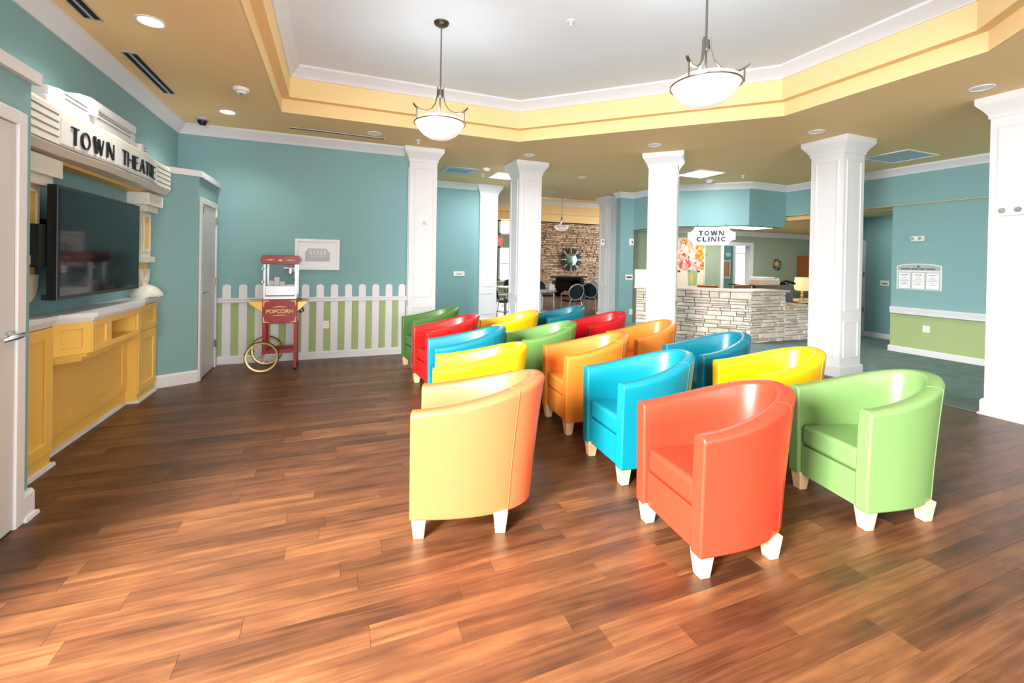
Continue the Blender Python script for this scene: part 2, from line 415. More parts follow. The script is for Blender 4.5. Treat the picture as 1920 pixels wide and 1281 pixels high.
# back wall behind the viewer with two wide windows
bw = MB()
for x0, x1 in ((-1.98, -.9), (2.0, 3.2), (6.0, 9.2)): bw.box(x0, x1, -4.14, -4.0, 0, 3.0)
for x0, x1 in ((-.9, 2.0), (3.2, 6.0)): bw.box(x0, x1, -4.14, -4.0, 0, .25); bw.box(x0, x1, -4.14, -4.0, 2.7, 3.0)
wall('wall_back', bw, M['teal'], 'teal wall with two wide windows behind the viewer')
for k, (x0, x1) in enumerate(((-.9, 2.0), (3.2, 6.0))):
    w = MB()
    for a, b in ((x0, x0 + .06), ((x0 + x1) / 2 - .03, (x0 + x1) / 2 + .03), (x1 - .06, x1)): w.box(a, b, -4.1, -4.04, .25, 2.7)
    w.box(x0, x1, -4.1, -4.04, .25, .31); w.box(x0, x1, -4.1, -4.04, 2.64, 2.7)
    struct('window_%d' % (k + 1), w, M['white'], 'white window frame in the wall behind the viewer, %s pair' % ('first', 'second')[k], 'window')
# right wall, hall and headers
XR = 8.6
rw = wall('wall_right', MB().box(XR, XR + .12, -4.1, 4.45, .68, 2.4), M['teal'], 'teal wall with the notice board')
obj('lower_wall', MB().box(XR, XR + .12, -4.1, 4.45, 0, .68), M['green'], rw)
wall('wall_hall_near', MB().box(XR + .12, 10.1, 4.33, 4.45, 0, 2.4), M['teal'], 'teal return wall at the start of the hallway')
wall('wall_hall', MB().box(9.9, 10.02, 4.4, 5.7, 0, 3.0), M['teal'], 'dark teal end wall of the hallway')
wall('wall_hall_far', MB().box(8.5, 10.0, 5.58, 5.7, 0, 3.0), M['teal'], 'teal hallway wall with a grey door')
wall('wall_clinic_jamb', MB().box(8.46, 8.54, 5.56, 5.72, 0, 3.0), M['sage'], 'pale green jamb at the right end of the clinic opening')
hd = wall('wall_header_hall', MB().box(XR - .10, XR + .3, -4.1, 6.43, 2.4, 3.0), M['teal'], 'teal header band above the hallway and notice board')
obj('soffit', MB().box(XR + .31, 10.1, 4.45, 5.58, 2.385, 2.4).box(XR - .098, XR + .305, -4.0, 6.19, 2.394, 2.3995), M['tan'], hd)
HP = [(6.42, 8.45), (6.42, 7.24), (7.48, 6.24), (8.5, 6.24)]
hc = MB()
for a, b in zip(HP[:-1], HP[1:]):
    d = (Vector(b) - Vector(a)).normalized(); nn = Vector((-d.y, d.x)) * .2
    hc.prism([a, b, (b[0] + nn.x, b[1] + nn.y), (a[0] + nn.x, a[1] + nn.y)], 2.16, 3.0)
wall('wall_header_clinic', hc, M['teal'], 'angled teal header above the clinic counter')
wall('wall_pillar', MB().box(6.05, 6.42, 8.4, 8.56, 0, 3.0), M['teal'], 'teal pier with a room plate beside the clinic')
wall('wall_clinic_left', MB().box(6.47, 6.6, 9.25, 9.4, 0, 3.0), M['sage'], 'sage wall at the left end of the clinic')
cb = MB()
for x0, x1, z0, z1 in ((6.6, 9.86, 0, 2.6), (10.88, 15, 0, 2.6), (9.86, 10.88, 1.93, 2.6)): cb.box(x0, x1, 9.0, 9.14, z0, z1)
wall('wall_clinic', cb, M['sage'], 'sage back wall of the clinic with a cased opening')
wall('wall_clinic_right', MB().box(13.75, 13.9, 5.7, 9.0, 0, 2.6), M['sage'], 'sage right wall of the clinic')
struct('ceiling_clinic', MB().prism([(6.5, 9.1), (6.5, 7.3), (7.55, 6.32), (8.7, 6.32), (8.7, 5.7), (14, 5.7), (14, 9.1)], 2.32, 2.4), M['tan'], 'low golden ceiling inside the clinic', 'ceiling')
# room behind the clinic opening
ra = wall('wall_rear_room', MB().box(9.0, 12.5, 11.2, 11.3, .55, 2.6), M['teal'], 'teal wall with a framed print seen through the clinic opening')
obj('lower_wall', MB().box(9.0, 12.5, 11.2, 11.3, 0, .55), M['green'], ra)
wall('wall_rear_side', MB().box(14, 14.1, 9.1, 11.2, 0, 2.6), M['sage'], 'sage wall of the room behind the clinic')
struct('ceiling_rear', MB().box(8.9, 14.2, 9.14, 13.2, 2.6, 2.66), M['pale'], 'ceiling of the room behind the clinic', 'ceiling')
wall('wall_rear_left', MB().box(8.9, 9.0, 9.14, 11.3, 0, 2.6), M['teal'], 'teal side wall of the room behind the clinic')
rw2 = MB()
for x0, x1, z0, z1 in ((12.5, 14.1, 0, .62), (12.5, 14.1, 2.3, 2.6), (12.5, 12.74, .62, 2.3), (14.08, 14.1, .62, 2.3)): rw2.box(x0, x1, 11.2, 11.3, z0, z1)
wall('wall_rear_window', rw2, M['teal'], 'teal wall around the bright window behind the clinic')
w = MB().box(12.68, 12.80, 11.14, 11.2, .64, 2.22).box(12.66, 13.9, 11.12, 11.2, .56, .64).box(12.68, 13.9, 11.14, 11.2, 2.22, 2.34).box(12.80, 13.9, 11.18, 11.24, 1.78, 1.82)
struct('window_3', w, M['white'], 'bright window with white frame seen through the clinic opening', 'window')
obj('pane', MB().box(12.74, 14.08, 11.25, 11.26, .62, 2.3), mat('daylit_window_pane', rgb(250, 252, 255), .3, emit=(.95, .98, 1, 1), estr=1.3), bpy.data.objects['window_3'])
# dining far wall
dw = MB()
for x0, x1, z0, z1 in ((1.1, 5.9, 0, 3), (7.1, 7.6, 0, 3), (10.2, 11.5, 0, 3), (12.9, 16, 0, 3), (5.9, 7.1, 0, .62), (5.9, 7.1, 1.95, 2.42), (11.5, 12.9, 0, .62), (11.5, 12.9, 1.95, 2.42), (7.6, 10.2, 0, 3)):
    dw.box(x0, x1, 16.0, 16.14, z0, z1)
dwo = wall('wall_dining', dw, M['sage'], 'sage wall with windows at the far end of the dining room')
obj('lower_wall', MB().box(1.1, 16, 15.98, 16.0, 0, .56), M['green'], dwo)
obj('upper_wall', MB().box(1.1, 16, 16.0, 16.14, 2.98, 3.05), M['tan'], dwo)
wall('wall_dining_right', MB().box(15.9, 16.0, 9.2, 16, 0, 3.0), M['sage'], 'sage right wall of the dining room')
for k, x0 in enumerate((5.9, 11.5)):
    wn = thing('window_%d' % (k + 4), ('tall white gridded window beside the exit sign in the dining room', 'tall white gridded window right of the stone chimney')[k], 'window', (x0 + .6, 16.05, .62), kind='structure')
    x1 = x0 + (1.2 if k == 0 else 1.4)
    for z0, z1 in ((.62, 1.95), (2.42, 3.0)):
        f = MB()
        for a, b in ((x0, x0 + .07), (x1 - .07, x1)): f.box(a, b, 15.97, 16.06, z0, z1)
        f.box(x0, x1, 15.97, 16.06, z0, z0 + .06); f.box(x0, x1, 15.97, 16.06, z1 - .06, z1)
        obj('window_frame', f, M['white'], wn)
        g = MB(); nx = 6
        for i in range(1, nx): x = x0 + (x1 - x0) * i / nx; g.box(x - .006, x + .006, 16.03, 16.045, z0, z1)
        nz = 6 if z0 < 1 else 3
        for i in range(1, nz): z = z0 + (z1 - z0) * i / nz; g.box(x0, x1, 16.03, 16.045, z - .006, z + .006)
        if z0 < 1: g.box(x0, x1, 16.0, 16.05, 1.28, 1.32)
        obj('muntins', g, M['cream'], wn)
    obj('sill', MB().box(x0 - .05, x1 + .05, 15.9, 16.06, .57, .62), M['white'], wn)

# ------------------------------------------------------------------ theatre side: low teal boxes, doors, caps
XB = -1.5
nb = wall('wall_near_box', MB().prism([(-1.84, 3.03), (XB, 3.03), (XB, 1.74), (-1.84, 1.74)], 0, 2.25), M['teal'], 'low teal wall with the nearest grey door')
FB = [(-1.84, 5.46), (-1.73, 5.53), (-1.41, 5.69), (-1.41, YP), (-1.84, YP)]
fb = wall('wall_far_box', MB().prism(FB, 0, 2.24), M['teal'], 'low teal closet wall beside the popcorn cart')
obj('cap_trim', MB().sweep([(-1.84, 5.46), (-1.73, 5.53), (-1.41, 5.69), (-1.41, YP)], [(-.02, 2.235), (.03, 2.235), (.03, 2.30), (-.02, 2.30)], False, -1).prism([(p[0], p[1]) for p in FB], 2.24, 2.298), M['white'], fb)
obj('cap_trim', MB().sweep([(-1.84, 1.74), (XB, 1.74), (XB, 3.03), (-1.84, 3.03)], [(-.02, 2.25), (.03, 2.25), (.03, 2.312), (-.02, 2.312)], False, -1).box(-1.84, XB, 1.74, 3.03, 2.25, 2.31), M['white'], nb)
struct('baseboard_near', baseb([(XB, 2.96), (XB, 3.03), (-1.7, 3.03)], -1, 1.45), M['white'], 'white baseboard end block beside the nearest grey door', 'baseboard')
struct('trim_shoe', MB().sweep([(XB + .02, 2.96), (XB + .02, 3.05), (-1.7, 3.05)], [(0, 0), (.015, 0), (.012, .018), (0, .02)], False, -1), M['white'], 'white shoe moulding under the near baseboard block', 'trim')
struct('baseboard_far', baseb([(-1.84, 5.46), (-1.73, 5.53), (-1.41, 5.69)], -1, 1.3), M['white'], 'white baseboard on the angled teal wall by the closet door', 'baseboard')
struct('baseboard_picket', baseb([(-1.41, YP), (.98, YP)], -1), M['white'], 'white baseboard under the picket fence', 'baseboard')
struct('baseboard_corner', baseb([(-1.41, 6.43), (-1.41, YP)], -1), M['white'], 'white baseboard sliver beside the closet door', 'baseboard')
struct('trim_1', crown([(-1.84, -4.0), (-1.84, YP), (.9, YP)], 3.0, False, -1), M['white'], 'white crown moulding round the teal theatre walls', 'trim', smooth=35)

def door(name, label, x, y0, y1, h, handle_y, hinge_y, blue=False):
    d = thing(name, label, 'door', (x, (y0 + y1) / 2, 0), kind='structure')
    cw = .065
    c = MB().box(x, x + .022, y0, y0 + cw, 0, h).box(x, x + .022, y1 - cw, y1, 0, h).box(x, x + .022, y0 + cw, y1 - cw, h - cw, h)
    obj('door_casing', c, M['white'], d, bevel=.004)
    obj('door_slab', MB().box(x - .01, x + .01, y0 + cw + .004, y1 - cw - .004, .012, h - cw - .004), M['grey_door'], d)
    s = -1 if hinge_y < handle_y else 1
    hd = obj('door_handle', MB().lathe([(0, .0), (.026, .0), (.026, .012), (.012, .016), (.012, .045), (0, .045)], (x + .01, handle_y, .97), 16, 'x'), M['chrome'], d, smooth=40)
    obj('lever', MB().tube([(x + .055, handle_y - s * .035, .972), (x + .06, handle_y, .97), (x + .06, handle_y + s * .05, .968), (x + .056, handle_y + s * .125, .965)], [.010, .013, .013, .010], 8), M['chrome'], hd, smooth=40)
    for z in (.3, 1.06, 1.81):
        obj('hinge', MB().tube([(x + .022, hinge_y, z - .045), (x + .022, hinge_y, z + .045)], .011, 8).box(x + .01, x + .024, hinge_y - .03, hinge_y + .02, z - .04, z + .04), M['nickel'], d)
    if blue: obj('label_tag', MB().box(x + .01, x + .013, y0 + .1, y0 + .125, 1.84, 1.93), M['bluedot'], d)
    return d
d1 = door('door_1', 'nearest grey door with a chrome lever, beside the near teal wall end', XB, 2.02, 2.965, 2.07, 2.85, 2.09)
d2 = door('door_2', 'narrow grey closet door with chrome lever beside the popcorn cart', -1.41, 5.70, 6.43, 2.02, 5.86, 6.37, True)
d3 = thing('door_3', 'grey door at the end of the hallway', 'door', (9.7, 5.55, 0), kind='structure')
obj('door_slab', MB().box(9.0, 9.82, 5.555, 5.58, .01, 1.86), M['grey_door'], d3)
obj('door_casing', MB().box(8.93, 9.0, 5.55, 5.58, 0, 1.92).box(9.82, 9.89, 5.55, 5.58, 0, 1.92).box(9.0, 9.82, 5.55, 5.58, 1.86, 1.92), M['white'], d3)
for z in (.5, 1.2): obj('hinge', MB().box(9.81, 9.835, 5.54, 5.556, z, z + .09), M['nickel'], d3)

# picket fence
pf = thing('picket_fence', 'white picket fence trim fixed to the green and teal wall', 'fence', (-.2, YP, 0))
for i in range(13):
    x = -1.348 + i * .1828
    if i == 4 and False: continue
    pr = [(x, .1), (x + .093, .1), (x + .093, .985)] + [(x + .0465 + .0465 * cos(rad(a)), .985 + .034 * sin(rad(a))) for a in range(20, 161, 20)] + [(x, .985)]
    obj('picket', MB().oprism((0, YP, 0), X3, Z3, (0, -1, 0), pr, 0, .016), M['white'], pf)
obj('rail', MB().sweep([(-1.41, YP - .012), (.98, YP - .012)], [(0, .782), (.012, .782), (.016, .8), (.012, .82), (.02, .828), (.02, .846), (0, .846)], False, -1), M['white'], pf)

# ------------------------------------------------------------------ columns
def column(label, cx, cy, rot=0, hs=.2, hcap=.285):
    t = thing('column', label, 'column', (cx, cy, 0), rot, 'square white columns', kind='structure')
    def sq(h): return [(-h, -h), (h, -h), (h, h), (-h, h)]
    obj('shaft', MB().box(-hs, hs, -hs, hs, 0, 2.96), M['white'], t, world=False)
    d = hcap - hs
    pr = [(0, 2.80), (.012, 2.80), (.012, 2.83), (.02, 2.845), (d * .5, 2.885), (d * .85, 2.925), (d, 2.945), (d, 3.0), (0, 3.0)]
    obj('capital', MB().sweep(sq(hs), pr, True, -1), M['white'], t, smooth=35, world=False)
    obj('base', MB().sweep(sq(hs), [(0, 0), (.035, 0), (.033, .018), (.022, .022), (.022, .13), (.012, .15), (0, .15)], True, -1), M['white'], t, world=False)
    for k in range(4):
        a = k * pi / 2; N = Vector((sin(a), -cos(a), 0)); U = Vector((cos(a), sin(a), 0))
        for z0, z1 in ((.24, .70), (.83, 2.72)):
            w = hs - .055
            fr = MB().oholed(N * hs, U, Z3, N, [(-w, z0), (w, z0), (w, z1), (-w, z1)], [[(-w + .022, z0 + .022), (w - .022, z0 + .022), (w - .022, z1 - .022), (-w + .022, z1 - .022)]], -.002, .010)
            obj('panel_moulding', fr, M['white'], t, world=False, bevel=.004)
    return t
column('white square column at the right end of the picket fence wall', 1.165, 6.62)
column('white square column between the teal recess and the dining room view', 2.93, 6.73)
column('white column turned diagonally, in front of the clinic counter', 4.57, 5.30, rad(45))
column('white square column at the right end of the clinic counter, two faces in view', 6.02, 3.74)
column('closest white square column, with an emergency light on it', 5.94, 2.01)
column('white square column against the teal recess wall with the room plate', 3.04, 9.1)
column('farther white square column beside the teal clinic pier', 6.32, 9.2, 0, .19, .27)
struct('trim_2', crown([(1.2, 8.95), (2.78, 8.95)], 3.0, False, -1), M['white'], 'white crown moulding on the narrow teal recess wall', 'trim', smooth=35)
struct('trim_3', crown([(6.05, 8.56), (6.05, 8.4), (6.42, 8.4), (6.42, 7.24), (7.48, 6.24), (XR - .10, 6.24), (XR - .10, -4.0)], 3.0, False, -1), M['white'], 'white crown moulding along the clinic and hallway headers', 'trim', smooth=35)
struct('trim_4', crown([(6.6, 9.0), (13.75, 9.0), (13.75, 6.0)], 2.32, False, -1), M['white'], 'white crown moulding inside the clinic', 'trim', smooth=35)
struct('baseboard_right', baseb([(9.9, 4.45), (XR, 4.45), (XR, -4.0)], -1), M['white'], 'white baseboard under the green wall with the outlet', 'baseboard')
struct('baseboard_hall', baseb([(9.9, 4.5), (9.9, 5.58)], 1), M['white'], 'white baseboard at the hallway end', 'baseboard')
struct('baseboard_recess', baseb([(1.3, 8.95), (2.83, 8.95)], -1), M['white'], 'white baseboard on the narrow teal recess wall', 'baseboard')
# hand rail on the right wall
hr = thing('hand_rail', 'white moulded hand rail between the teal and green wall', 'rail', (XR - .10, 3.4, .7))
obj('rail', MB().sweep([(XR, 4.42), (XR, 0.5)], [(0, .63), (.05, .63), (.085, .645), (.085, .70), (.092, .71), (.092, .75), (0, .755)], False, -1), M['white'], hr, smooth=35)

# ------------------------------------------------------------------ theatre front
XW = -1.84
tf = thing('theatre_cabinet', 'yellow panelled cabinet with white counter under the television', 'cabinet', (-1.7, 4.38, 0))
XPf = -1.72; YN0, YN1, YFa, YFb = 3.06, 3.70, 5.04, 5.46
BX, BY0, BY1 = -1.58, 3.845, 4.63
body = MB().box(XW, XPf, YN0, YN1, .022, .90).box(XW, XPf, YFa, YFb, .022, .90)
obj('pilaster', MB().box(XW, XPf, YN0, YN1, .022, .90), M['yellow'], tf)
obj('pilaster', MB().box(XW, XPf, YFa, YFb, .022, .90), M['yellow'], tf)
obj('back_panel', MB().box(XW, XW + .03, YN1, YFa, .022, .90), M['yellow'], tf)
def frame(o, U, V, N, u0, u1, v0, v1, w, m, parent, name='panel_frame', d=.014):
    obj(name, MB().oholed(o, U, V, N, [(u0, v0), (u1, v0), (u1, v1), (u0, v1)], [[(u0 + w, v0 + w), (u1 - w, v0 + w), (u1 - w, v1 - w), (u0 + w, v1 - w)]], 0, d), m, parent, bevel=.003)
frame((XPf, 0, 0), Y3, Z3, X3, YN0, YN1, .10, .90, .075, M['yellow'], tf)
frame((XPf, 0, 0), Y3, Z3, X3, YFa, YFb, .08, .645, .075, M['yellow'], tf)
frame((XPf, 0, 0), Y3, Z3, X3, YFa, YFb, .66, .90, .06, M['yellow'], tf, 'drawer_front')
frame((XW + .03, 0, 0), Y3, Z3, X3, YN1, YFa, .12, .68, .09, M['yellow'], tf)
# projecting drawer bay
bp_ = [(XW + .03, YN1), (XPf, YN1), (BX, BY0), (BX, BY1), (XPf, YFa), (XW + .03, YFa)]
bay = MB()
bay.prism(bp_, .70, .735).prism(bp_, .895, .915)
bay.prism([(XW + .03, YN1), (XPf, YN1), (BX, BY0), (BX, BY0 + .24), (XW + .03, BY0 + .24)], .735, .895)
bay.prism([(XW + .03, BY1 - .06), (BX, BY1 - .06), (BX, BY1), (XPf, YFa), (XW + .03, YFa)], .735, .895)
obj('drawer_bay', bay, M['yellow'], tf)
dg = Vector((BX - XPf, BY0 - YN1, 0)); L = dg.length; dg.normalize(); ng = Vector((dg.y, -dg.x, 0))
frame((XPf, YN1, 0), dg, Z3, ng, 0, L, .70, .915, .045, M['yellow'], tf, 'drawer_front')
frame((BX, 0, 0), Y3, Z3, X3, BY0, BY0 + .24, .70, .915, .045, M['yellow'], tf, 'drawer_front')
frame((BX, 0, 0), Y3, Z3, X3, BY0 + .24, BY1, .70, .915, .04, M['yellow'], tf, 'shelf_opening_frame')
bpath = [(XPf - .02, YN1 - .02), (BX, BY0), (BX, BY1), (XPf - .02, YFa + .04)]
for dd, z0, z1 in ((-.02, .672, .70), (-.055, .640, .672)):
    obj('moulding', MB().sweep(bpath, [(-.12, z0), (dd, z0), (dd, z1), (-.12, z1)], False, -1), M['yellow'], tf)
cp = [(XPf, YN0), (XPf, YN1), (BX, BY0), (BX, BY1), (XPf, YFa), (XPf, YFb)]
ct = MB()
for o, z0, z1 in ((.012, .905, .925), (.028, .925, .945), (.045, .945, .975)):
    ct.sweep(cp, [(-.05, z0), (o, z0), (o, z1), (-.05, z1)], False, -1)
ct.prism([(XW, YN0), (XPf - .04, YN0), (XPf - .04, YN1), (BX - .04, BY0), (BX - .04, BY1), (XPf - .04, YFa), (XPf - .04, YFb), (XW, YFb)], .93, .974)
obj('countertop', ct, M['white'], tf)
obj('plinth', MB().sweep([(XPf, YN0), (XPf, YN1), (XW + .03, YN1), (XW + .03, YFa), (XPf, YFa), (XPf, YFb)], [(-.02, 0), (.022, 0), (.018, .022), (-.02, .024)], False, -1), M['white'], tf)

for k, (yc, lab) in enumerate(((5.27, 'cream pilaster with yellow panel beside the far side of the television'), (3.50, 'cream pilaster with yellow panel beside the near side of the television'))):
    p = thing('wall_pilaster', lab, 'pilaster', (XW, yc, 1.1), group='theatre pilasters')
    obj('capital', MB().box(XW, -1.66, yc - .185, yc + .185, 1.85, 1.965), M['cream'], p, bevel=.005)
    obj('neck', MB().box(XW, -1.69, yc - .14, yc + .14, 1.79, 1.85), M['cream'], p)
    sh = obj('shaft', MB().box(XW, -1.74, yc - .115, yc + .115, 1.36, 1.79), M['cream'], p)
    obj('panel', MB().box(-1.74, -1.737, yc - .06, yc + .06, 1.43, 1.74), M['yellow'], sh)
    frame((-1.74, 0, 0), Y3, Z3, X3, yc - .085, yc + .085, 1.405, 1.765, .022, M['cream'], sh, 'panel_frame', .012)
    obj('ledge', MB().box(XW, -1.71, yc - .14, yc + .14, 1.305, 1.36), M['cream'], p)
    obj('block', MB().box(XW, -1.755, yc - .1, yc + .1, 1.24, 1.305), M['yellow'], p)
    pts = [(-.11, 1.24), (-.11, 1.2)] + [(-.11 * cos(rad(a)), 1.2 - .13 * sin(rad(a))) for a in range(15, 166, 15)] + [(.11, 1.2), (.11, 1.24)]
    hole = ell(0, 1.19, .05, .055, 180, 360, 10) + [(.05, 1.215), (-.05, 1.215)]
    hole = hole[:-2] if False else hole
    b = obj('bracket', MB().oholed((XW, yc, 0), Y3, Z3, X3, pts, [hole[1:-2] + [(.05, 1.215), (-.05, 1.215)]], 0, .1), M['cream'], p)
    obj('bracket_panel', MB().box(XW, XW + .06, yc - .05, yc + .05, 1.13, 1.22), M['yellow'], b)
st = thing('counter_finial', 'cream domed plinth block on the counter below the far pilaster', 'block', (-1.75, 5.27, .975))
obj('dome', MB().lathe([(.14, .975), (.14, 1.0), (.125, 1.02), (.09, 1.06), (.04, 1.085), (0, 1.09)], (-1.74, 5.27, 0), 24), M['cream'], st, smooth=40)

# letters
def glyph(ch, w, h, t, th):
    """polygons of one letter in (u,v), thick stroke t and thin stroke th"""
    P = []
    def r(u0, u1, v0, v1): P.append([(u0, v0), (u1, v0), (u1, v1), (u0, v1)])
    def dgl(a, b, s): P.append([(a[0] - s / 2, a[1]), (a[0] + s / 2, a[1]), (b[0] + s / 2, b[1]), (b[0] - s / 2, b[1])])
    if ch == 'T': r(0, w, h - th, h); r(w / 2 - t / 2, w / 2 + t / 2, 0, h - th)
    elif ch == 'H': r(0, t, 0, h); r(w - th, w, 0, h); r(t, w - th, h * .52, h * .52 + th)
    elif ch == 'E': r(0, t, 0, h); r(t, w, 0, th); r(t, w, h - th, h); r(t, w * .85, h * .52, h * .52 + th)
    elif ch == 'L': r(0, t, 0, h); r(t, w, 0, th)
    elif ch == 'I': r(w / 2 - t / 2, w / 2 + t / 2, 0, h)
    elif ch == 'N': r(0, th, 0, h); r(w - th, w, 0, h); dgl((w - t / 2 - th * .3, 0), (t / 2, h), t)
    elif ch == 'W':
        dgl((w * .27, 0), (t / 2, h), t); dgl((w * .27 + th * .3, 0), (w * .5, h * .95), th * 1.3)
        dgl((w * .73, 0), (w * .5, h * .95), t); dgl((w * .73 + th * .3, 0), (w - th, h), th * 1.3)
    elif ch == 'A':
        dgl((th * .6, 0), (w * .5, h), th * 1.2); dgl((w - t / 2, 0), (w * .5, h), t); r(w * .2, w * .72, h * .3, h * .3 + th)
    elif ch in 'OC':
        a0, a1 = (0, 360) if ch == 'O' else (38, 322)
        n = 28
        for i in range(n):
            q = []
            for a, oi in ((i, 0), (i + 1, 0), (i + 1, 1), (i, 1)):
                an = rad(a0 + (a1 - a0) * a / n)
                q.append((w / 2 + w / 2 * cos(an), h / 2 + h / 2 * sin(an)) if oi == 0 else
                         (w / 2 + (w / 2 - (t + th) / 2) * cos(an) + (t - th) * .12, h / 2 + (h / 2 - th) * sin(an)))
            P.append(q)
    elif ch == 'R':
        r(0, t, 0, h); r(t, w * .55, h - th, h); r(t, w * .55, h * .46, h * .46 + th)
        n = 12; cx, cy, ry = w * .5, h * .73, h * .27
        for i in range(n):
            q = []
            for a, oi in ((i, 0), (i + 1, 0), (i + 1, 1), (i, 1)):
                an = rad(-90 + 180 * a / n); rx = w * .45
                q.append((cx + (rx - oi * t * .9) * cos(an), cy + (ry - oi * th) * sin(an)))
            P.append(q)
        dgl((w - t / 2, 0), (w * .45, h * .48), t)
    return P
def letters(text, o, U, V, N, width, h, t, th, m, parent, serif=False, depth=.012, space=.35, gap=.16, shift=None):
    WD = {'I': .42 if serif else .2, 'W': 1.02, 'O': .8, 'C': .8, 'N': .75, 'H': .72, 'E': .5, 'R': .6, 'T': .62, 'A': .74, 'L': .55, ' ': space}
    if serif: WD.update({'T': .85, 'N': .95, 'L': .75, 'W': 1.3, 'O': .95, 'C': .92})
    tot = sum(WD[c] * h + gap * h for c in text) - gap * h
    sc = width / tot; u = 0
    for c in text:
        w = WD[c] * h * sc
        if c != ' ':
            polys = glyph(c, w, h, t * h, th * h)
            if serif:
                s_ = .09 * h; k = .32 * h
                ft = {'T': [(w / 2, 0)], 'L': [(t * h / 2, 0), (t * h / 2, h - s_)], 'I': [(w / 2, 0), (w / 2, h - s_)], 'N': [(0.02 * h, 0), (w - .02 * h, h - s_), (.04 * h, h - s_)],
                      'W': [(t * h / 2, h - s_), (w - th * h, h - s_), (w * .5, h - s_)]}.get(c, [])
                for a, b in ft: polys.append([(a - k / 2, b), (a + k / 2, b), (a + k / 2, b + s_), (a - k / 2, b + s_)])
                if c == 'T':
                    for a in (0, w - s_ * .7): polys.append([(a, h * .72), (a + s_ * .7, h * .72), (a + s_ * .7, h), (a, h)])
                if c == 'L': polys.append([(w - s_ * .7, 0), (w, 0), (w, h * .3), (w - s_ * .7, h * .3)])
                if c == 'C': polys.append([(w * .86, h * .62), (w * .96, h * .62), (w * .96, h * .96), (w * .86, h * .9)])
            mb = MB()
            oo = Vector(o) + Vector(U) * u
            if shift: oo = oo + Vector(N) * shift(oo + Vector(U) * w / 2)
            for i, pg in enumerate(polys): mb.oprism(oo, U, V, N, pg, 0, depth + i * .00002)
            obj('letter', mb, m, parent)
        u += w + gap * h * sc

# marquee sign
sg = thing('theatre_marquee', 'cream theatre marquee with black letters above the television', 'sign', (-1.7, 4.38, 1.98))
ZB, ZT = 1.985, 2.265
def mx(y):  # plan profile of the marquee front
    u = abs(y - 4.385) / 1.05
    return -1.6 + (.035 * (1 - u * u) if u < 1 else 0) + (.012 * sin(u * 7))
ys = [3.06 + (5.43 - 3.06) * i / 48 for i in range(49)]
secs = []
for y in ys:
    x = mx(y); secs.append([(XW + .014, y, ZB), (x - .04, y, ZB), (x, y, ZB + .035), (x, y, ZT - .02), (x - .012, y, ZT), (XW + .014, y, ZT)])
obj('marquee_body', MB().loft(secs), M['cream'], sg, smooth=30)
for z in (2.032, 2.08, 2.125, 2.17, 2.215):
    for ya, yb in ((3.08, 3.48), (5.06, 5.43)):
        if z in (2.032,): ya2, yb2 = 3.08, 5.43
        else: ya2, yb2 = ya, yb
        yy = [ya2 + (yb2 - ya2) * i / 14 for i in range(15)]
        obj('groove', MB().loft([[(mx(y) - .003, y, z - .005), (mx(y) + .0035, y, z - .003), (mx(y) + .0035, y, z + .003), (mx(y) - .003, y, z + .005)] for y in yy]), M['greyplastic'], sg)
        if z in (2.032,): break
yy = [3.5 + (5.03 - 3.5) * i / 20 for i in range(21)]
obj('name_panel', MB().loft([[(mx(y), y, 2.048), (mx(y) + .006, y, 2.048), (mx(y) + .006, y, 2.205), (mx(y), y, 2.205)] for y in yy]), M['white'], sg)
for wd_, y0_, w_ in (('TOWN', 3.60, .475), ('THEATRE', 4.205, .72)):
    letters(wd_, (0, y0_, 2.066), Y3, Z3, X3, w_, .112, .15, .07, M['letter'], sg, depth=.012, gap=.17, shift=lambda p: mx(p.y) + .005)
obj('yellow_fascia', MB().box(XW + .014, -1.72, 3.06, 5.40, 1.965, 1.985), M['yellow'], sg)
obj('ornament', MB().prism([(XW + .014, 3.58), (-1.7, 3.58), (-1.66, 3.64), (-1.66, 5.02), (-1.70, 5.07), (XW + .014, 5.07)], ZT, 2.36), M['white'], sg, bevel=.012)
obj('ornament', MB().prism([(XW + .014, 3.62), (-1.71, 3.62), (-1.67, 3.68), (-1.67, 4.80), (-1.71, 4.84), (XW + .014, 4.84)], 2.36, 2.43), M['white'], sg, bevel=.012)
obj('ornament', MB().prism([(XW + .014, 3.95), (-1.70, 3.95), (-1.655, 4.02), (-1.655, 4.78), (-1.70, 4.80), (XW + .014, 4.80)], 2.43, 2.495), M['white'], sg, bevel=.012)
for z in (2.38, 2.41): obj('groove', MB().box(-1.672, -1.668, 3.72, 4.0, z - .004, z + .004).box(-1.672, -1.668, 4.1, 4.7, z - .004, z + .004), M['greyplastic'], sg)
for z in (2.30, 2.325, 2.35): obj('groove', MB().box(-1.662, -1.657, 4.86, 5.0, z - .004, z + .004), M['greyplastic'], sg)
obj('ornament_post', MB().box(-1.69, -1.63, 3.99, 4.05, 2.36, 2.46), M['white'], sg)
obj('ornament_post', MB().box(-1.69, -1.63, 4.82, 4.87, 2.28, 2.36), M['white'], sg)
tp_ = wall('wall_niche', MB().box(XW - .01, XW + .012, 3.06, 5.46, .97, 2.0), M['teal'], 'teal niche wall behind the television')

tv = thing('television', 'large black wall-mounted television under the theatre marquee', 'television', (-1.65, 4.15, 1.08))
obj('casing', MB().box(-1.675, -1.622, 3.545, 4.765, 1.082, 1.802), M['black'], tv, bevel=.004)
obj('screen', MB().box(-1.624, -1.619, 3.565, 4.745, 1.108, 1.782), M['screen'], tv)
obj('wall_mount', MB().box(XW, -1.675, 3.8, 4.5, 1.3, 1.6).box(-1.72, -1.675, 3.47, 4.0, 1.29, 1.55), M['black'], tv)
obj('soundbar', MB().box(-1.70, -1.625, 3.55, 4.1, 1.085, 1.12), M['black'], tv)

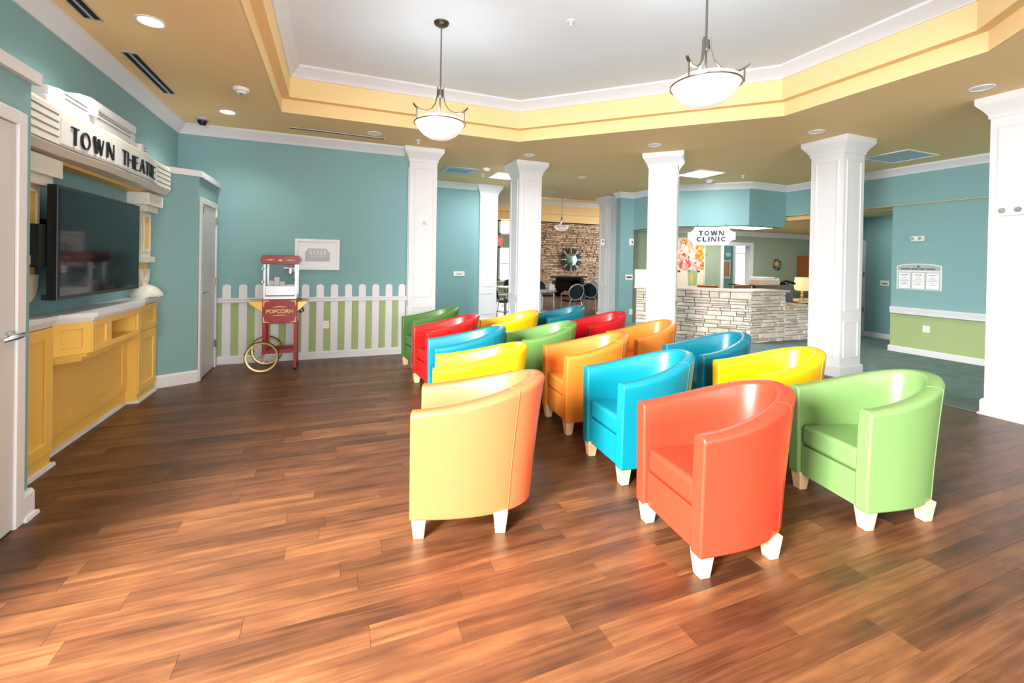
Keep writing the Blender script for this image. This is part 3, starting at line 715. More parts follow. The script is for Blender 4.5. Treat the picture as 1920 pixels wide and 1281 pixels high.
# ------------------------------------------------------------------ popcorn cart
pc = thing('popcorn_cart', 'red popcorn cart with two spoked wheels in front of the picket fence', 'cart', (-.68, 6.1, 0))
x0, x1, ya, yb = -.868, -.492, 5.93, 6.27
obj('red_cabinet', MB().box(x0, x1, ya, yb, .575, .868), M['red_metal'], pc, bevel=.006)
for x in (x0 + .018, x1 - .018):
    for y in (ya + .02, yb - .02):
        lo = .03 if x > -.6 else .2
        g = obj('leg', MB().box(x - .017, x + .017, y - .015, y + .015, lo, .58), M['red_metal'], pc)
        if x > -.6: obj('foot', MB().lathe([(0, 0), (.02, 0), (.02, .03), (0, .03)], (x, y, 0), 12), M['rubber'], g)
for y in (ya + .02, yb - .02): obj('lower_rail', MB().box(x0 + .03, x1 - .02, y - .012, y + .012, .215, .25), M['red_metal'], pc)
obj('lower_shelf', MB().box(x0 + .03, x1 - .02, ya + .02, yb - .02, .212, .222), M['red_metal'], pc)
xc, zc, R = -.862, .187, .187
obj('axle', MB().tube([(xc, ya - .05, zc), (xc, yb + .07, zc)], .008, 8), M['chrome'], pc)
for y in (ya - .03, yb + .05):
    wh = obj('wheel', MB().lathe([(R - .03, -.008), (R - .01, -.01), (R - .01, .01), (R - .03, .008), (R - .03, -.008)], (xc, y, zc), 40, 'y'), M['brass'], pc, smooth=40)
    obj('tyre', MB().lathe([(R - .012, -.009), (R - .002, -.009), (R, 0), (R - .002, .009), (R - .012, .009), (R - .012, -.009)], (xc, y, zc), 40, 'y'), M['rubber'], wh, smooth=40)
    sp = MB()
    for i in range(16):
        a = 2 * pi * i / 16; sp.tube([(xc, y, zc), (xc + (R - .025) * cos(a), y, zc + (R - .025) * sin(a))], .0016, 5)
    obj('spokes', sp, M['chrome'], wh)
    obj('hub', MB().lathe([(0, -.02), (.014, -.02), (.014, .02), (0, .02)], (xc, y, zc), 14, 'y'), M['brass'], wh)
for s, xx in ((-1, x0), (1, x1)):
    L_ = .145 if s < 0 else .11
    obj('side_tray', MB().oprism((xx, (ya + yb) / 2 - .14, 0), (s, 0, 0), Z3, Y3, [(0, .71), (L_, .815), (L_, .84), (0, .835)], 0, .28), M['gold'], pc, bevel=.004)
x0m, x1m = -.862, -.498
obj('kettle_base', MB().box(x0m, x1m, ya + .01, yb - .01, .868, .905).box(x0m + .02, x1m - .02, ya + .004, ya + .02, .915, 1.03).box(x0m, x1m, yb - .03, yb - .01, .905, 1.035), M['silver'], pc, bevel=.004)
for x in (x0m + .012, x1m - .012):
    for y in (ya + .022, yb - .022): obj('corner_post', MB().box(x - .012, x + .012, y - .012, y + .012, .90, 1.305), M['silver'], pc)
for nm, b in (('front_glass', (x0m + .026, x1m - .026, ya + .02, ya + .024, 1.032, 1.3)), ('back_glass', (x0m + .026, x1m - .026, yb - .024, yb - .02, 1.032, 1.3)),
              ('side_glass', (x0m + .01, x0m + .014, ya + .036, yb - .036, .91, 1.3)), ('side_glass', (x1m - .014, x1m - .01, ya + .036, yb - .036, .91, 1.3))):
    obj(nm, MB().box(*b), M['glass'], pc)
kt = obj('kettle', MB().lathe([(0, 1.16), (.05, 1.16), (.068, 1.175), (.07, 1.225), (.074, 1.228), (.074, 1.24), (0, 1.245)], (-.585, 6.1, 0), 24), M['chrome'], pc, smooth=40)
obj('kettle_handle', MB().tube([(-.53, 6.04, 1.2), (-.52, 6.0, 1.15), (-.53, 5.99, 1.08)], .008, 8), M['black'], kt)
obj('kettle_hanger', MB().box(-.66, -.51, 6.09, 6.11, 1.235, 1.25).tube([(-.585, 6.1, 1.24), (-.585, 6.1, 1.3)], .012, 8), M['silver'], kt)
for x in (-.80, -.74, -.68): obj('paper_bag', MB().box(x - .028, x + .028, 6.15, 6.21, .905, 1.10 + .03 * sin(x * 40)), M['paper'], pc)
for z in (1.08, 1.24): obj('hinge_knob', MB().lathe([(0, -.01), (.017, -.01), (.017, .012), (0, .012)], (x0m - .004, ya + .02, z), 12, 'y'), M['plastic'], pc)
rs = []
hexp = [(-.895, 1.348), (-.868, 1.40), (-.492, 1.40), (-.462, 1.348), (-.492, 1.292), (-.868, 1.292)]
rf = obj('roof', MB().oprism((0, ya - .02, 0), X3, Z3, Y3, hexp, 0, .38), M['red_metal'], pc, bevel=.006)
obj('roof_ornament', MB().oprism((0, ya - .021, 0), X3, Z3, (0, -1, 0), [(-.85, 1.345), (-.78, 1.352), (-.735, 1.345), (-.78, 1.338)], 0, .002).oprism((0, ya - .021, 0), X3, Z3, (0, -1, 0), [(-.63, 1.345), (-.58, 1.352), (-.51, 1.345), (-.58, 1.338)], 0, .002).oprism((0, ya - .021, 0), X3, Z3, (0, -1, 0), [(-.71, 1.34), (-.68, 1.355), (-.65, 1.34), (-.68, 1.325)], 0, .002), M['goldprint'], rf)
rc = bpy.data.objects['red_cabinet']
og = MB()
for sx, xx in ((1, x0 + .01), (-1, x1 - .01)):
    for sz, zz in ((1, .588), (-1, .855)):
        og.oprism((xx, ya, zz), (sx, 0, 0), (0, 0, sz), (0, -1, 0), [(0, 0), (.075, 0), (.06, .008), (.025, .012), (.012, .03), (.008, .07), (0, .075)][::1], .0005, .002)
for z in (.775, .672): og.oprism((-.68, ya, z), X3, Z3, (0, -1, 0), [(-.09, 0), (-.04, .006), (0, .014), (.04, .006), (.09, 0), (.04, -.003), (0, .002), (-.04, -.003)], .0005, .002)
obj('corner_scroll', og, M['goldprint'], rc)
def text(s, name, loc, rot, size, m, parent, ext=.001, bold=0, align='CENTER'):
    cu = bpy.data.curves.new(name, 'FONT'); cu.body = s; cu.size = size; cu.align_x = align; cu.align_y = 'CENTER'; cu.extrude = ext; cu.offset = bold
    cu.materials.append(m)
    tmp = bpy.data.objects.new(name + '_curve', cu); C.objects.link(tmp)
    bpy.context.view_layer.update()
    me = bpy.data.meshes.new_from_object(tmp.evaluated_get(bpy.context.evaluated_depsgraph_get()))
    bpy.data.objects.remove(tmp)
    if not me.materials: me.materials.append(m)
    o = bpy.data.objects.new(name, me); C.objects.link(o)
    o.parent = parent; o.location = Vector(loc) - wloc(parent); o.rotation_euler = rot
    return o
text('POPCORN', 'lettering', (-.68, ya - .002, .722), (rad(90), 0, 0), .062, M['goldprint'], rc, bold=.0022)
cd = obj('power_cord', MB().tube([(x1, 6.2, .86), (x1 + .03, 6.24, .84), (x1 + .03, 6.26, .78), (x1 + .05, 6.3, .68), (x1 + .02, 6.32, .66), (x1 + .0, 6.3, .7)], .008, 6), M['black'], pc)

pc.location.x += .045
# framed picture on the picket wall
fp = thing('framed_photo', 'white framed faded photo of an old streetcar above the popcorn cart', 'picture', (-.245, YP, 1.42))
obj('frame', MB().oholed((0, YP, 0), X3, Z3, (0, -1, 0), [(-.525, 1.213), (.036, 1.213), (.036, 1.632), (-.525, 1.632)], [[(-.487, 1.25), (-.002, 1.25), (-.002, 1.595), (-.487, 1.595)]], 0, .025), M['white'], fp, bevel=.004)
ph = obj('print', MB().box(-.49, 0, YP - .012, YP, 1.247, 1.598), M['photo'], fp)
car = MB().box(-.40, -.09, YP - .0135, YP - .012, 1.33, 1.46).oprism((0, YP - .012, 0), X3, Z3, (0, -1, 0), [(-.395, 1.46), (-.10, 1.46), (-.13, 1.505), (-.36, 1.505)], 0, .0015)
obj('streetcar_image', car, M['photogrey'], ph)
sm = MB()
for i in range(5): sm.box(-.345 + i * .045, -.315 + i * .045, YP - .0145, YP - .0135, 1.42, 1.485)
sm.box(-.33, -.15, YP - .0145, YP - .0135, 1.395, 1.403)
obj('streetcar_windows', sm, M['photolight'], ph)

def outlet(label, o, U, N, size=(.07, .11)):
    o = Vector(o); t = thing('wall_outlet', label, 'outlet', o)
    obj('plate', MB().obox(o, U, Z3, N, -size[0] / 2, size[0] / 2, -size[1] / 2, size[1] / 2, 0, .008), M['plastic'], t, bevel=.003)
    for s in (-1, 1): obj('socket', MB().obox(o + Vector((0, 0, s * size[1] * .2)), U, Z3, N, -size[0] * .22, size[0] * .22, -size[1] * .13, size[1] * .13, .008, .0105), M['cream'], t)
    return t
outlet('white outlet between pickets of the picket fence', (-.126, YP, .462), X3, (0, -1, 0), (.08, .105))
outlet('white outlet on the green wall below the hand rail', (XR, 3.97, .43), (0, -1, 0), (-1, 0, 0), (.09, .105))
outlet('white outlet low on the teal pier beside the clinic counter', (6.38, 8.4, .26), X3, (0, -1, 0), (.09, .13))
outlet('left white outlet on the sage clinic wall behind the counter', (11.16, 9.0, .86), X3, (0, -1, 0), (.13, .2))
outlet('right white outlet on the sage clinic wall behind the counter', (11.46, 9.0, .86), X3, (0, -1, 0), (.13, .2))

# ------------------------------------------------------------------ armchairs
WT, WB, DT_, DB, X0, PP, HF, HB, Q, Z0 = .270, .255, .695, .622, .123, 2.2, .632, .765, 1.5, .10
def ring(w, D, x0, n):
    out = []
    for i in range(n + 1):
        tt = pi / 2 * i / n
        out.append((x0 + (D - x0) * sin(tt) ** (2 / PP), w * cos(tt) ** (2 / PP) if i < n else 0))
    k = 5
    pre = [(x0 * i / k, w) for i in range(k)]
    half = pre + out
    return [(x, -y) for x, y in half] + [(x, y) for x, y in half[::-1][1:]]
N_ = 22
ot, ob_ = ring(WT, DT_, X0, N_), ring(WB, DB, X0, N_)
it, ib = ring(WT - .078, DT_ - .092, X0, N_), ring(WB - .072, DB - .085, X0, N_)
secs = []
def lerp2(a, b, f): return (a[0] + (b[0] - a[0]) * f, a[1] + (b[1] - a[1]) * f)
for i in range(len(ot)):
    s_ = min(1, max(0, ot[i][0] / DT_)); zt = HF + (HB - HF) * s_ ** Q
    sec = []
    for f, dz in ((0, 0), (.33, 0), (.66, 0), (.94, 0)):
        f2 = f ** 1.25
        p = lerp2(ob_[i], ot[i], f2); sec.append((p[0], p[1], Z0 + (zt - Z0) * f))
    r_ = .02
    po, pi_ = ot[i], it[i]
    sec.append((*lerp2(po, pi_, .01), zt - r_)); sec.append((*lerp2(po, pi_, .08), zt - r_ * .35)); sec.append((*lerp2(po, pi_, .25), zt))
    sec.append((*lerp2(po, pi_, .75), zt)); sec.append((*lerp2(po, pi_, .92), zt - r_ * .35)); sec.append((*lerp2(po, pi_, .99), zt - r_))
    for f in (.6, .2, 0):
        p = lerp2(ib[i], it[i], f); sec.append((p[0], p[1], .25 + (zt - .25) * f if f else .25))
    sec.append((ib[i][0], ib[i][1], Z0))
    secs.append(sec)
shell_me = MB().loft(secs).mesh('tub_shell')
seat = MB()
iw = WB - .076
seat.prism([(.018, -iw), (.018, iw), (.30, iw), (.46, iw * .75), (.52, 0), (.46, -iw * .75), (.30, -iw)], .285, .405)
seat_me = seat.mesh('seat_cushion')
front_me = MB().box(.022, .05, -iw - .004, iw + .004, Z0, .278).prism([(.05, -iw), (.05, iw), (.3, iw), (.5, 0), (.3, -iw)], Z0, .278).mesh('front_panel')
def leg_mesh(sx, sy):
    def q(h, z, ox, oy): return [(ox - h, oy - h, z), (ox + h, oy - h, z), (ox + h, oy + h, z), (ox - h, oy + h, z)]
    return MB().loft([q(.025, 0, sx, sy), q(.037, Z0 + .012, sx, sy)]).mesh('leg')
leg_mes = [leg_mesh(.045, -WB + .045), leg_mesh(.045, WB - .045), leg_mesh(.45, -WB + .075), leg_mesh(.45, WB - .075)]
def seam_mesh(sg_):
    i = 5 + 11 if sg_ < 0 else len(ot) - 1 - 16
    pts = []
    for f in (0, .33, .66, .94):
        p = lerp2(ob_[i], ot[i], f ** 1.25); s2 = ot[i][0] / DT_; zt = HF + (HB - HF) * s2 ** Q
        pts.append((p[0], p[1], Z0 + (zt - Z0) * f))
    pts += [(*ot[i], zt - .012), (*lerp2(ot[i], it[i], .2), zt), (*lerp2(ot[i], it[i], .8), zt)]
    return MB().tube(pts, .0028, 6).mesh('seam')
seam_mes = [seam_mesh(-1), seam_mesh(1)]
ci = len(ot) // 2
back_seam = MB().tube([(it[ci][0] - .001, 0, HB - .02), (lerp2(ib[ci], it[ci], .5)[0] - .001, 0, .5), (ib[ci][0], 0, .4)], .0022, 6).mesh('seam')
first = {}
def tub_chair(label, color, x, y, rot):
    t = thing('tub_chair', label, 'armchair', (x, y, 0), rot, 'tub chairs in rows facing the television')
    m = LEATHER[color]
    for nm, me, mm, sm_, bv in ([('shell', shell_me, m, 50, .010), ('seat_cushion', seat_me, m, 40, .022), ('front_panel', front_me, m, 40, .006)]
                               + [('leg', l, M['legwood'], None, .004) for l in leg_mes] + [('seam', s, m, 60, 0) for s in seam_mes] + [('seam', back_seam, m, 60, 0)]):
        if not me.materials: me.materials.append(mm)
        if sm_ and me.name not in first:
            for p in me.polygons: p.use_smooth = True
            me.set_sharp_from_angle(angle=rad(sm_)); first[me.name] = 1
        o = bpy.data.objects.new(nm, me); C.objects.link(o); o.parent = t
        o.material_slots[0].link = 'OBJECT'; o.material_slots[0].material = mm
        if bv:
            b = o.modifiers.new('bevel', 'BEVEL'); b.width = bv; b.segments = 3; b.limit_method = 'ANGLE'; b.angle_limit = rad(50)
    return t
CH = [
 ('pale orange tub chair nearest the theatre wall, its side turned to the viewer', 'peach', .40, 2.39, -.30),
 ('yellow tub chair directly behind the pale orange one nearest the theatre wall', 'yellow', .666, 3.197, -.263),
 ('blue tub chair between a yellow and a red one in the row by the theatre', 'blue', .788, 3.91, -.085),
 ('red tub chair in front of the dark green one near the picket fence', 'red', .83, 4.727, .124),
 ('dark green tub chair closest to the picket fence wall', 'dark_green', .835, 5.607, .131),
 ('yellow tub chair at the far end of the middle row, under the second column', 'yellow', 1.692, 5.044, 0),
 ('pale green tub chair in the middle row behind the orange one', 'light_green', 1.639, 4.031, 0),
 ('orange tub chair in the middle row behind the bright turquoise one', 'orange', 1.703, 3.289, -.08),
 ('bright turquoise tub chair directly behind the coral red one', 'cyan', 1.637, 2.482, -.076),
 ('coral red tub chair at the near end of the middle row', 'coral', 1.48, 1.692, -.112),
 ('deep blue tub chair at the far end, closest to the dining room', 'deep_blue', 2.619, 5.464, 0),
 ('crimson tub chair between the deep blue and the orange one on the column side', 'crimson', 2.753, 4.679, .022),
 ('orange tub chair in front of the diagonal white column', 'orange', 2.76, 3.81, .047),
 ('deep blue tub chair in front of the stone clinic counter, behind the yellow one', 'deep_blue', 2.798, 2.999, -.068),
 ('yellow tub chair directly behind the bright green one', 'yellow', 2.701, 2.358, -.196),
 ('bright green tub chair at the near end of the row by the right columns', 'green', 2.593, 1.661, -.216),
]
for a in CH: tub_chair(*a)

# ------------------------------------------------------------------ ceiling fixtures
ZC = 3.0
def can_light(label, x, y, lit=False, r=.088, z=ZC):
    t = thing('ceiling_light', label, 'ceiling light', (x, y, z), 0, 'round recessed ceiling lights')
    obj('trim_ring', MB().lathe([(r - .02, -.001), (r - .015, -.007), (r, -.005), (r, 0)], (0, 0, 0), 32), M['plastic'], t, smooth=40, world=False)
    obj('lens', MB().lathe([(0, -.004), (r * .5, -.004), (r - .018, -.002)], (0, 0, 0), 32), M['lit'] if lit else M['lens'], t, smooth=40, world=False)
    if lit:
        d = bpy.data.lights.new('can_lamp', 'SPOT'); d.energy = 40; d.spot_size = rad(130); d.spot_blend = .8; d.shadow_soft_size = .07; d.color = (1, .95, .86)
        o = bpy.data.objects.new('can_lamp', d); C.objects.link(o); o.location = (x, y, z - .03)
can_light('lit recessed light nearest the viewer, above the theatre marquee', -1.24, 3.77, True)
can_light('lit recessed light near the corner camera dome', -1.17, 5.76, True)
can_light('unlit recessed light beside the long slot diffuser above the picket wall', .43, 5.92)
can_light('unlit recessed light in front of the second column', 2.71, 6.12)
can_light('unlit recessed light in front of the diagonal column', 4.02, 4.86)
can_light('unlit recessed light in front of the column with two visible faces', 5.34, 3.57)
can_light('unlit recessed light beside the closest column', 5.33, 2.12)
can_light('unlit recessed light between the diagonal column and the dining room', 4.34, 7.28)
can_light('farthest unlit recessed light, over the dining room entrance', 4.62, 9.06)
def panel_light(label, x0, x1, y0, y1):
    t = thing('panel_light', label, 'ceiling light', ((x0 + x1) / 2, (y0 + y1) / 2, ZC), 0, 'square lit ceiling panels')
    obj('frame', MB().holed([(x0, y0), (x1, y0), (x1, y1), (x0, y1)], [[(x0 + .03, y0 + .03), (x1 - .03, y0 + .03), (x1 - .03, y1 - .03), (x0 + .03, y1 - .03)]], ZC - .012, ZC), M['plastic'], t)
    obj('lens', MB().box(x0 + .03, x1 - .03, y0 + .03, y1 - .03, ZC - .008, ZC), M['litpanel'], t)
    area('panel_lamp', ((x0 + x1) / 2, (y0 + y1) / 2, ZC - .03), (x1 - x0 - .08, y1 - y0 - .08), 32, (0, 0, 0), (1, 1, 1))
panel_light('lit square ceiling panel between the first two columns', 2.70, 3.30, 7.5, 8.06)
panel_light('lit square ceiling panel behind the diagonal column, over the clinic front', 5.72, 6.32, 5.75, 6.32)
cl = thing('panel_light', 'lit square panel in the low clinic ceiling behind the hanging sign', 'ceiling light', (9.3, 7.85, 2.32), 0, 'square lit ceiling panels')
obj('lens', MB().box(8.75, 9.9, 7.55, 8.15, 2.300, 2.318), M['litpanel'], cl)
area('clinic_lamp', (9.3, 7.85, 2.29), (1.0, .5), 20, (0, 0, 0), (1, .9, .75))
area('hall_lamp', (9.3, 5.0, 2.36), (.5, .5), 3, (0, 0, 0), (1, .95, .85))

def smoke(label, x, y, r=.07):
    t = thing('smoke_detector', label, 'smoke detector', (x, y, ZC), 0, 'round white ceiling detectors')
    obj('housing', MB().lathe([(0, -.05), (r * .55, -.05), (r * .6, -.035), (r * .95, -.028), (r, -.01), (r, 0)], n=28), M['plastic'], t, smooth=40, world=False)
    obj('sensor_window', MB().lathe([(0, -.054), (r * .22, -.054), (r * .22, -.05)], n=16), M['greyplastic'], t, world=False)
smoke('white smoke detector beside the tray opening on the theatre side', -.89, 4.91)
smoke('white smoke detector beside the blue grey register behind the first column', 2.43, 7.31)
smoke('white smoke detector at the corner of the lit panel by the clinic', 6.63, 6.42)
def sprinkler(label, x, y, z=ZC):
    t = thing('sprinkler_head', label, 'sprinkler', (x, y, z), 0, 'white ceiling sprinkler heads')
    obj('escutcheon', MB().lathe([(0, -.008), (.032, -.006), (.036, 0)], n=20), M['plastic'], t, smooth=40, world=False)
    obj('head', MB().lathe([(0, -.05), (.022, -.05), (.022, -.046), (.008, -.044), (.008, 0)], n=16), M['plastic'], t, world=False)
sprinkler('sprinkler head on the pale tray ceiling between the pendant lamps', 1.87, 3.4, 3.49)
sprinkler('sprinkler head just above the first column', 1.01, 6.0)
sprinkler('sprinkler head near the lit panel between the first two columns', 2.52, 7.79)
sprinkler('sprinkler head in front of the angled clinic header', 6.8, 5.82)
sprinkler('farthest sprinkler head, above the dining pendant', 5.35, 9.7)
cm = thing('security_camera', 'grey dome security camera at the ceiling corner of the theatre', 'camera', (-1.50, 6.15, ZC))
obj('housing', MB().lathe([(0, -.03), (.05, -.03), (.07, -.022), (.08, 0)], n=28), M['silver'], cm, smooth=40, world=False)
obj('dome', MB().lathe([(0, -.085), (.03, -.078), (.046, -.055), (.05, -.028)], n=28), M['black'], cm, smooth=60, world=False)
def slot_vent(label, xa, ya_, xb, yb_, w, n):
    t = thing('slot_diffuser', label, 'vent', ((xa + xb) / 2, (ya_ + yb_) / 2, ZC), 0, 'long slot air diffusers')
    d = Vector((xb - xa, yb_ - ya_, 0)); L = d.length; d.normalize(); nn = Vector((-d.y, d.x, 0))
    obj('frame', MB().obox((xa, ya_, ZC), d, nn, (0, 0, -1), 0, L, -w / 2, w / 2, 0, .006), M['silver'], t)
    for i in range(n):
        c = -w / 2 + w * (i + .5) / n
        obj('slot', MB().obox((xa, ya_, ZC), d, nn, (0, 0, -1), .02, L - .02, c - w * .32 / n, c + w * .32 / n, .006, .0065), M['slot'], t)
slot_vent('double black slot diffuser nearest the viewer along the theatre wall', -1.6, 2.9, -1.6, 3.9, .11, 2)
slot_vent('double black slot diffuser further along the theatre wall', -1.585, 4.40, -1.585, 5.36, .11, 2)
slot_vent('thin slot diffuser above the picket fence wall', -.59, 6.11, .59, 6.13, .05, 1)
sq = thing('ceiling_register', 'blue grey square air register behind the first column', 'vent', (2.03, 7.7, ZC))
obj('frame', MB().holed([(1.73, 7.42), (2.33, 7.42), (2.33, 7.99), (1.73, 7.99)], [[(1.83, 7.52), (2.23, 7.52), (2.23, 7.89), (1.83, 7.89)]], ZC - .012, ZC), M['ventblue'], sq)
obj('duct_face', MB().box(1.83, 2.23, 7.52, 7.89, ZC - .003, ZC), M['slot'], sq)
for i in range(5): obj('louver', MB().obox((1.83, 7.56 + i * .075, ZC), X3, (0, .8, -.6), (0, .6, .8), 0, .4, -.02, .016, -.002, .002), M['ventblue'], sq)
gr = thing('return_grille', 'large blue grey return air grille on the ceiling before the hallway', 'vent', (7.6, 3.87, ZC))
obj('frame', MB().holed([(7.22, 3.57), (7.95, 3.57), (7.95, 4.16), (7.22, 4.16)], [[(7.25, 3.6), (7.92, 3.6), (7.92, 4.13), (7.25, 4.13)]], ZC - .012, ZC), M['plastic'], gr)
obj('perforated_face', MB().box(7.25, 7.92, 3.6, 4.13, ZC - .006, ZC), M['ventblue'], gr)

def pendant(label, x, y, ztop, zr, R=.222, power=7, m=None):
    t = thing('pendant_lamp', label, 'pendant lamp', (x, y, zr), 0, 'bowl pendant lamps')
    k = R / .222
    obj('canopy', MB().lathe([(0, ztop - zr - .03), (.045, ztop - zr - .028), (.065, ztop - zr - .012), (.068, ztop - zr)], n=28), M['bronze'], t, smooth=40, world=False)
    obj('rod', MB().tube([(0, 0, .06), (0, 0, ztop - zr - .01)], .0075, 8), M['nickel'], t, smooth=60, world=False)
    obj('hub', MB().lathe([(0, .23 * k), (.022, .23 * k), (.026, .25 * k), (.022, .27 * k), (.022, .3 * k), (0, .3 * k)], n=20), M['nickel'], t, smooth=40, world=False)
    for i in range(3):
        a = rad(200 + 120 * i); c, s = cos(a), sin(a)
        prof = [(.03, .315), (.032, .24), (.05, .165), (.09, .11), (.15, .078), (.21, .075), (.25, .095), (.268, .112)]
        b = obj('arm', MB().loft([[(c * r * k - s * w * .5, s * r * k + c * w * .5, z * k) for w, z in ((-.02, zz - .004), (.02, zz - .004), (.02, zz + .004), (-.02, zz + .004))] for r, zz in prof]), M['nickel'], t, smooth=40, world=False)
        obj('hanger', MB().tube([(c * .236 * k, s * .236 * k, .085 * k), (c * .236 * k, s * .236 * k, -.005)], .006, 8), M['nickel'], b, world=False)
    obj('ring', MB().tube([((R + .004) * cos(2 * pi * i / 40), (R + .004) * sin(2 * pi * i / 40), -.005) for i in range(40)], .0055, 6, True), M['nickel'], t, smooth=60, world=False)
    prof = [(0, -.145 * k), (.05 * k, -.143 * k), (.1 * k, -.128 * k), (.15 * k, -.098 * k), (.19 * k, -.055 * k), (.215 * k, -.015 * k), (.218 * k, .022 * k), (.21 * k, .026 * k), (.2 * k, 0), (.1 * k, -.1 * k), (0, -.12 * k)]
    d = bpy.data.lights.new('pendant_bulb', 'POINT'); d.energy = power; d.shadow_soft_size = .06; d.color = (.97, .98, 1)  # point light added inside the bowl to brighten the tray ceiling
    o = bpy.data.objects.new('pendant_bulb', d); C.objects.link(o); o.location = (x, y, zr + .045)
    obj('bowl', MB().lathe(prof, n=48), m or M['bowl'], t, smooth=50, world=False)
pendant('bowl pendant lamp hanging nearer the theatre side', .83, 3.88, 3.49, 2.595)
pendant('bowl pendant lamp hanging nearer the columns', 2.30, 2.30, 3.49, 2.595)
pendant('small bowl pendant lamp in the dining room before the fireplace', 6.6, 12.2, 3.81, 2.5, .22, 2)

# ------------------------------------------------------------------ wall devices on columns and walls
def plate(name, label, cat, o, U, N, w, h, parts):
    o = Vector(o); t = thing(name, label, cat, o)
    obj('plate', MB().obox(o, U, Z3, N, -w / 2, w / 2, -h / 2, h / 2, 0, .012), M['plastic'], t, bevel=.004)
    for nm, u0, u1, v0, v1, d, m in parts: obj(nm, MB().obox(o, U, Z3, N, u0, u1, v0, v1, .012, .012 + d), m, t)
    return t
plate('fire_strobe', 'white alarm strobe on the column at the end of the picket fence', 'alarm', (1.19, 6.42, 1.95), X3, (0, -1, 0), .12, .15,
      [('strobe_lens', -.025, .025, .0, .045, .02, M['paper']), ('speaker_slot', -.03, -.02, -.05, -.01, .002, M['ink']), ('speaker_slot', .0, .01, -.05, -.01, .002, M['ink']), ('frame_line', -.045, .045, -.062, -.056, .002, M['ink'])])
plate('wall_plate', 'small white room plate on the narrow teal recess wall', 'room sign', (2.41, 8.95, 1.10), X3, (0, -1, 0), .24, .10, [('text_line', -.06, .06, -.015, .0, .001, M['ink'])])
plate('wall_plate', 'small maroon room plate on the teal pier beside the clinic', 'room sign', (6.31, 8.4, 1.06), X3, (0, -1, 0), .2, .12, [('text_band', -.075, .075, -.02, .02, .001, M['maroon'])])
plate('wall_plate', 'small grey room plate on the dark hallway end wall', 'room sign', (9.9, 5.22, 1.08), (0, -1, 0), (-1, 0, 0), .15, .1, [('text_band', -.05, .05, -.02, .01, .001, M['ink'])])
plate('wall_thermostat', 'small white thermostat on the farther column left of the clinic', 'thermostat', (5.99, 9.01, 1.88), X3, (0, -1, 0), .12, .16, [('display', -.03, .03, 0, .04, .002, M['ink'])])
plate('fire_strobe', 'small white strobe on the teal wall above the clinic counter end', 'alarm', (6.36, 8.4, 1.88), X3, (0, -1, 0), .13, .15, [('lens', 0, .04, -.03, .02, .01, M['ink'])])
nt_ = thing('paper_holder', 'upright white paper holder on the left end of the stone counter', 'holder', (5.62, 7.1, .935))
obj('back_sheet', MB().obox((5.62, 7.1, .935), (.7071, -.7071, 0), Z3, (-.7071, -.7071, 0), -.12, .12, 0, .33, -.012, 0), M['cream'], nt_)
obj('sheet', MB().obox((5.62, 7.1, .935), (.7071, -.7071, 0), Z3, (-.7071, -.7071, 0), -.05, .12, 0, .24, 0, .03), M['paper'], nt_)
def emergency(label, o, U, N, w, h):
    o = Vector(o); t = thing('emergency_light', label, 'emergency light', o)
    obj('housing', MB().obox(o, U, Z3, N, -w / 2, w / 2, -h / 2, h / 2, 0, .05), M['plastic'], t, bevel=.012)
    U = Vector(U); N = Vector(N)
    for s in (-1, 1):
        c = o + U * (s * w * .3) + N * .05
        hd = obj('lamp_head', MB().tube([c, c + N * .03], [.03, .034], 16), M['plastic'], t, smooth=40)
        obj('lamp_lens', MB().tube([c + N * .03, c + N * .034], .026, 16), M['chrome'], hd)
emergency('white twin-head emergency light on the closest column', (5.74, 2.04, 1.92), (0, -1, 0), (-1, 0, 0), .17, .09)
emergency('small white emergency light above the notice board', (XR, 4.09, 1.85), (0, -1, 0), (-1, 0, 0), .16, .085)
emergency('far white emergency light above the orange print in the rear room', (12.45, 11.2, 1.73), X3, (0, -1, 0), .24, .12)

# notice board
nbd = thing('notice_board', 'white framed notice board with three printed sheets on the teal wall', 'notice board', (XR, 4.08, 1.22))
def NB(u): return 4.08 - u
arch = [(-.29, 1.035), (.29, 1.035), (.29, 1.405)] + [(.29 * cos(rad(a)), 1.405 + .05 * sin(rad(a))) for a in range(10, 171, 10)] + [(-.29, 1.405)]
obj('frame', MB().oprism((XR, 4.08, 0), (0, -1, 0), Z3, (-1, 0, 0), arch, 0, .015), M['white'], nbd, bevel=.004)
arch2 = [(-.27, 1.345), (.27, 1.345), (.27, 1.395)] + [(.27 * cos(rad(a)), 1.395 + .044 * sin(rad(a))) for a in range(10, 171, 10)] + [(-.27, 1.395)]
obj('header', MB().oprism((XR, 4.08, 0), (0, -1, 0), Z3, (-1, 0, 0), arch2, .015, .017), M['header'], nbd)
hl = MB()
for u0, u1 in ((-.23, -.10), (-.09, .0), (.01, .08), (.095, .21)): hl.obox((XR, 4.08, 0), (0, -1, 0), Z3, (-1, 0, 0), u0, u1, 1.362, 1.376, .017, .018)
obj('heading', hl, M['darkink'], nbd)
obj('emblem', MB().lathe([(0, 0), (.014, 0), (.014, .003), (0, .003)], (XR - .02, 4.08, 1.405), 16, 'x'), M['darkink'], nbd)
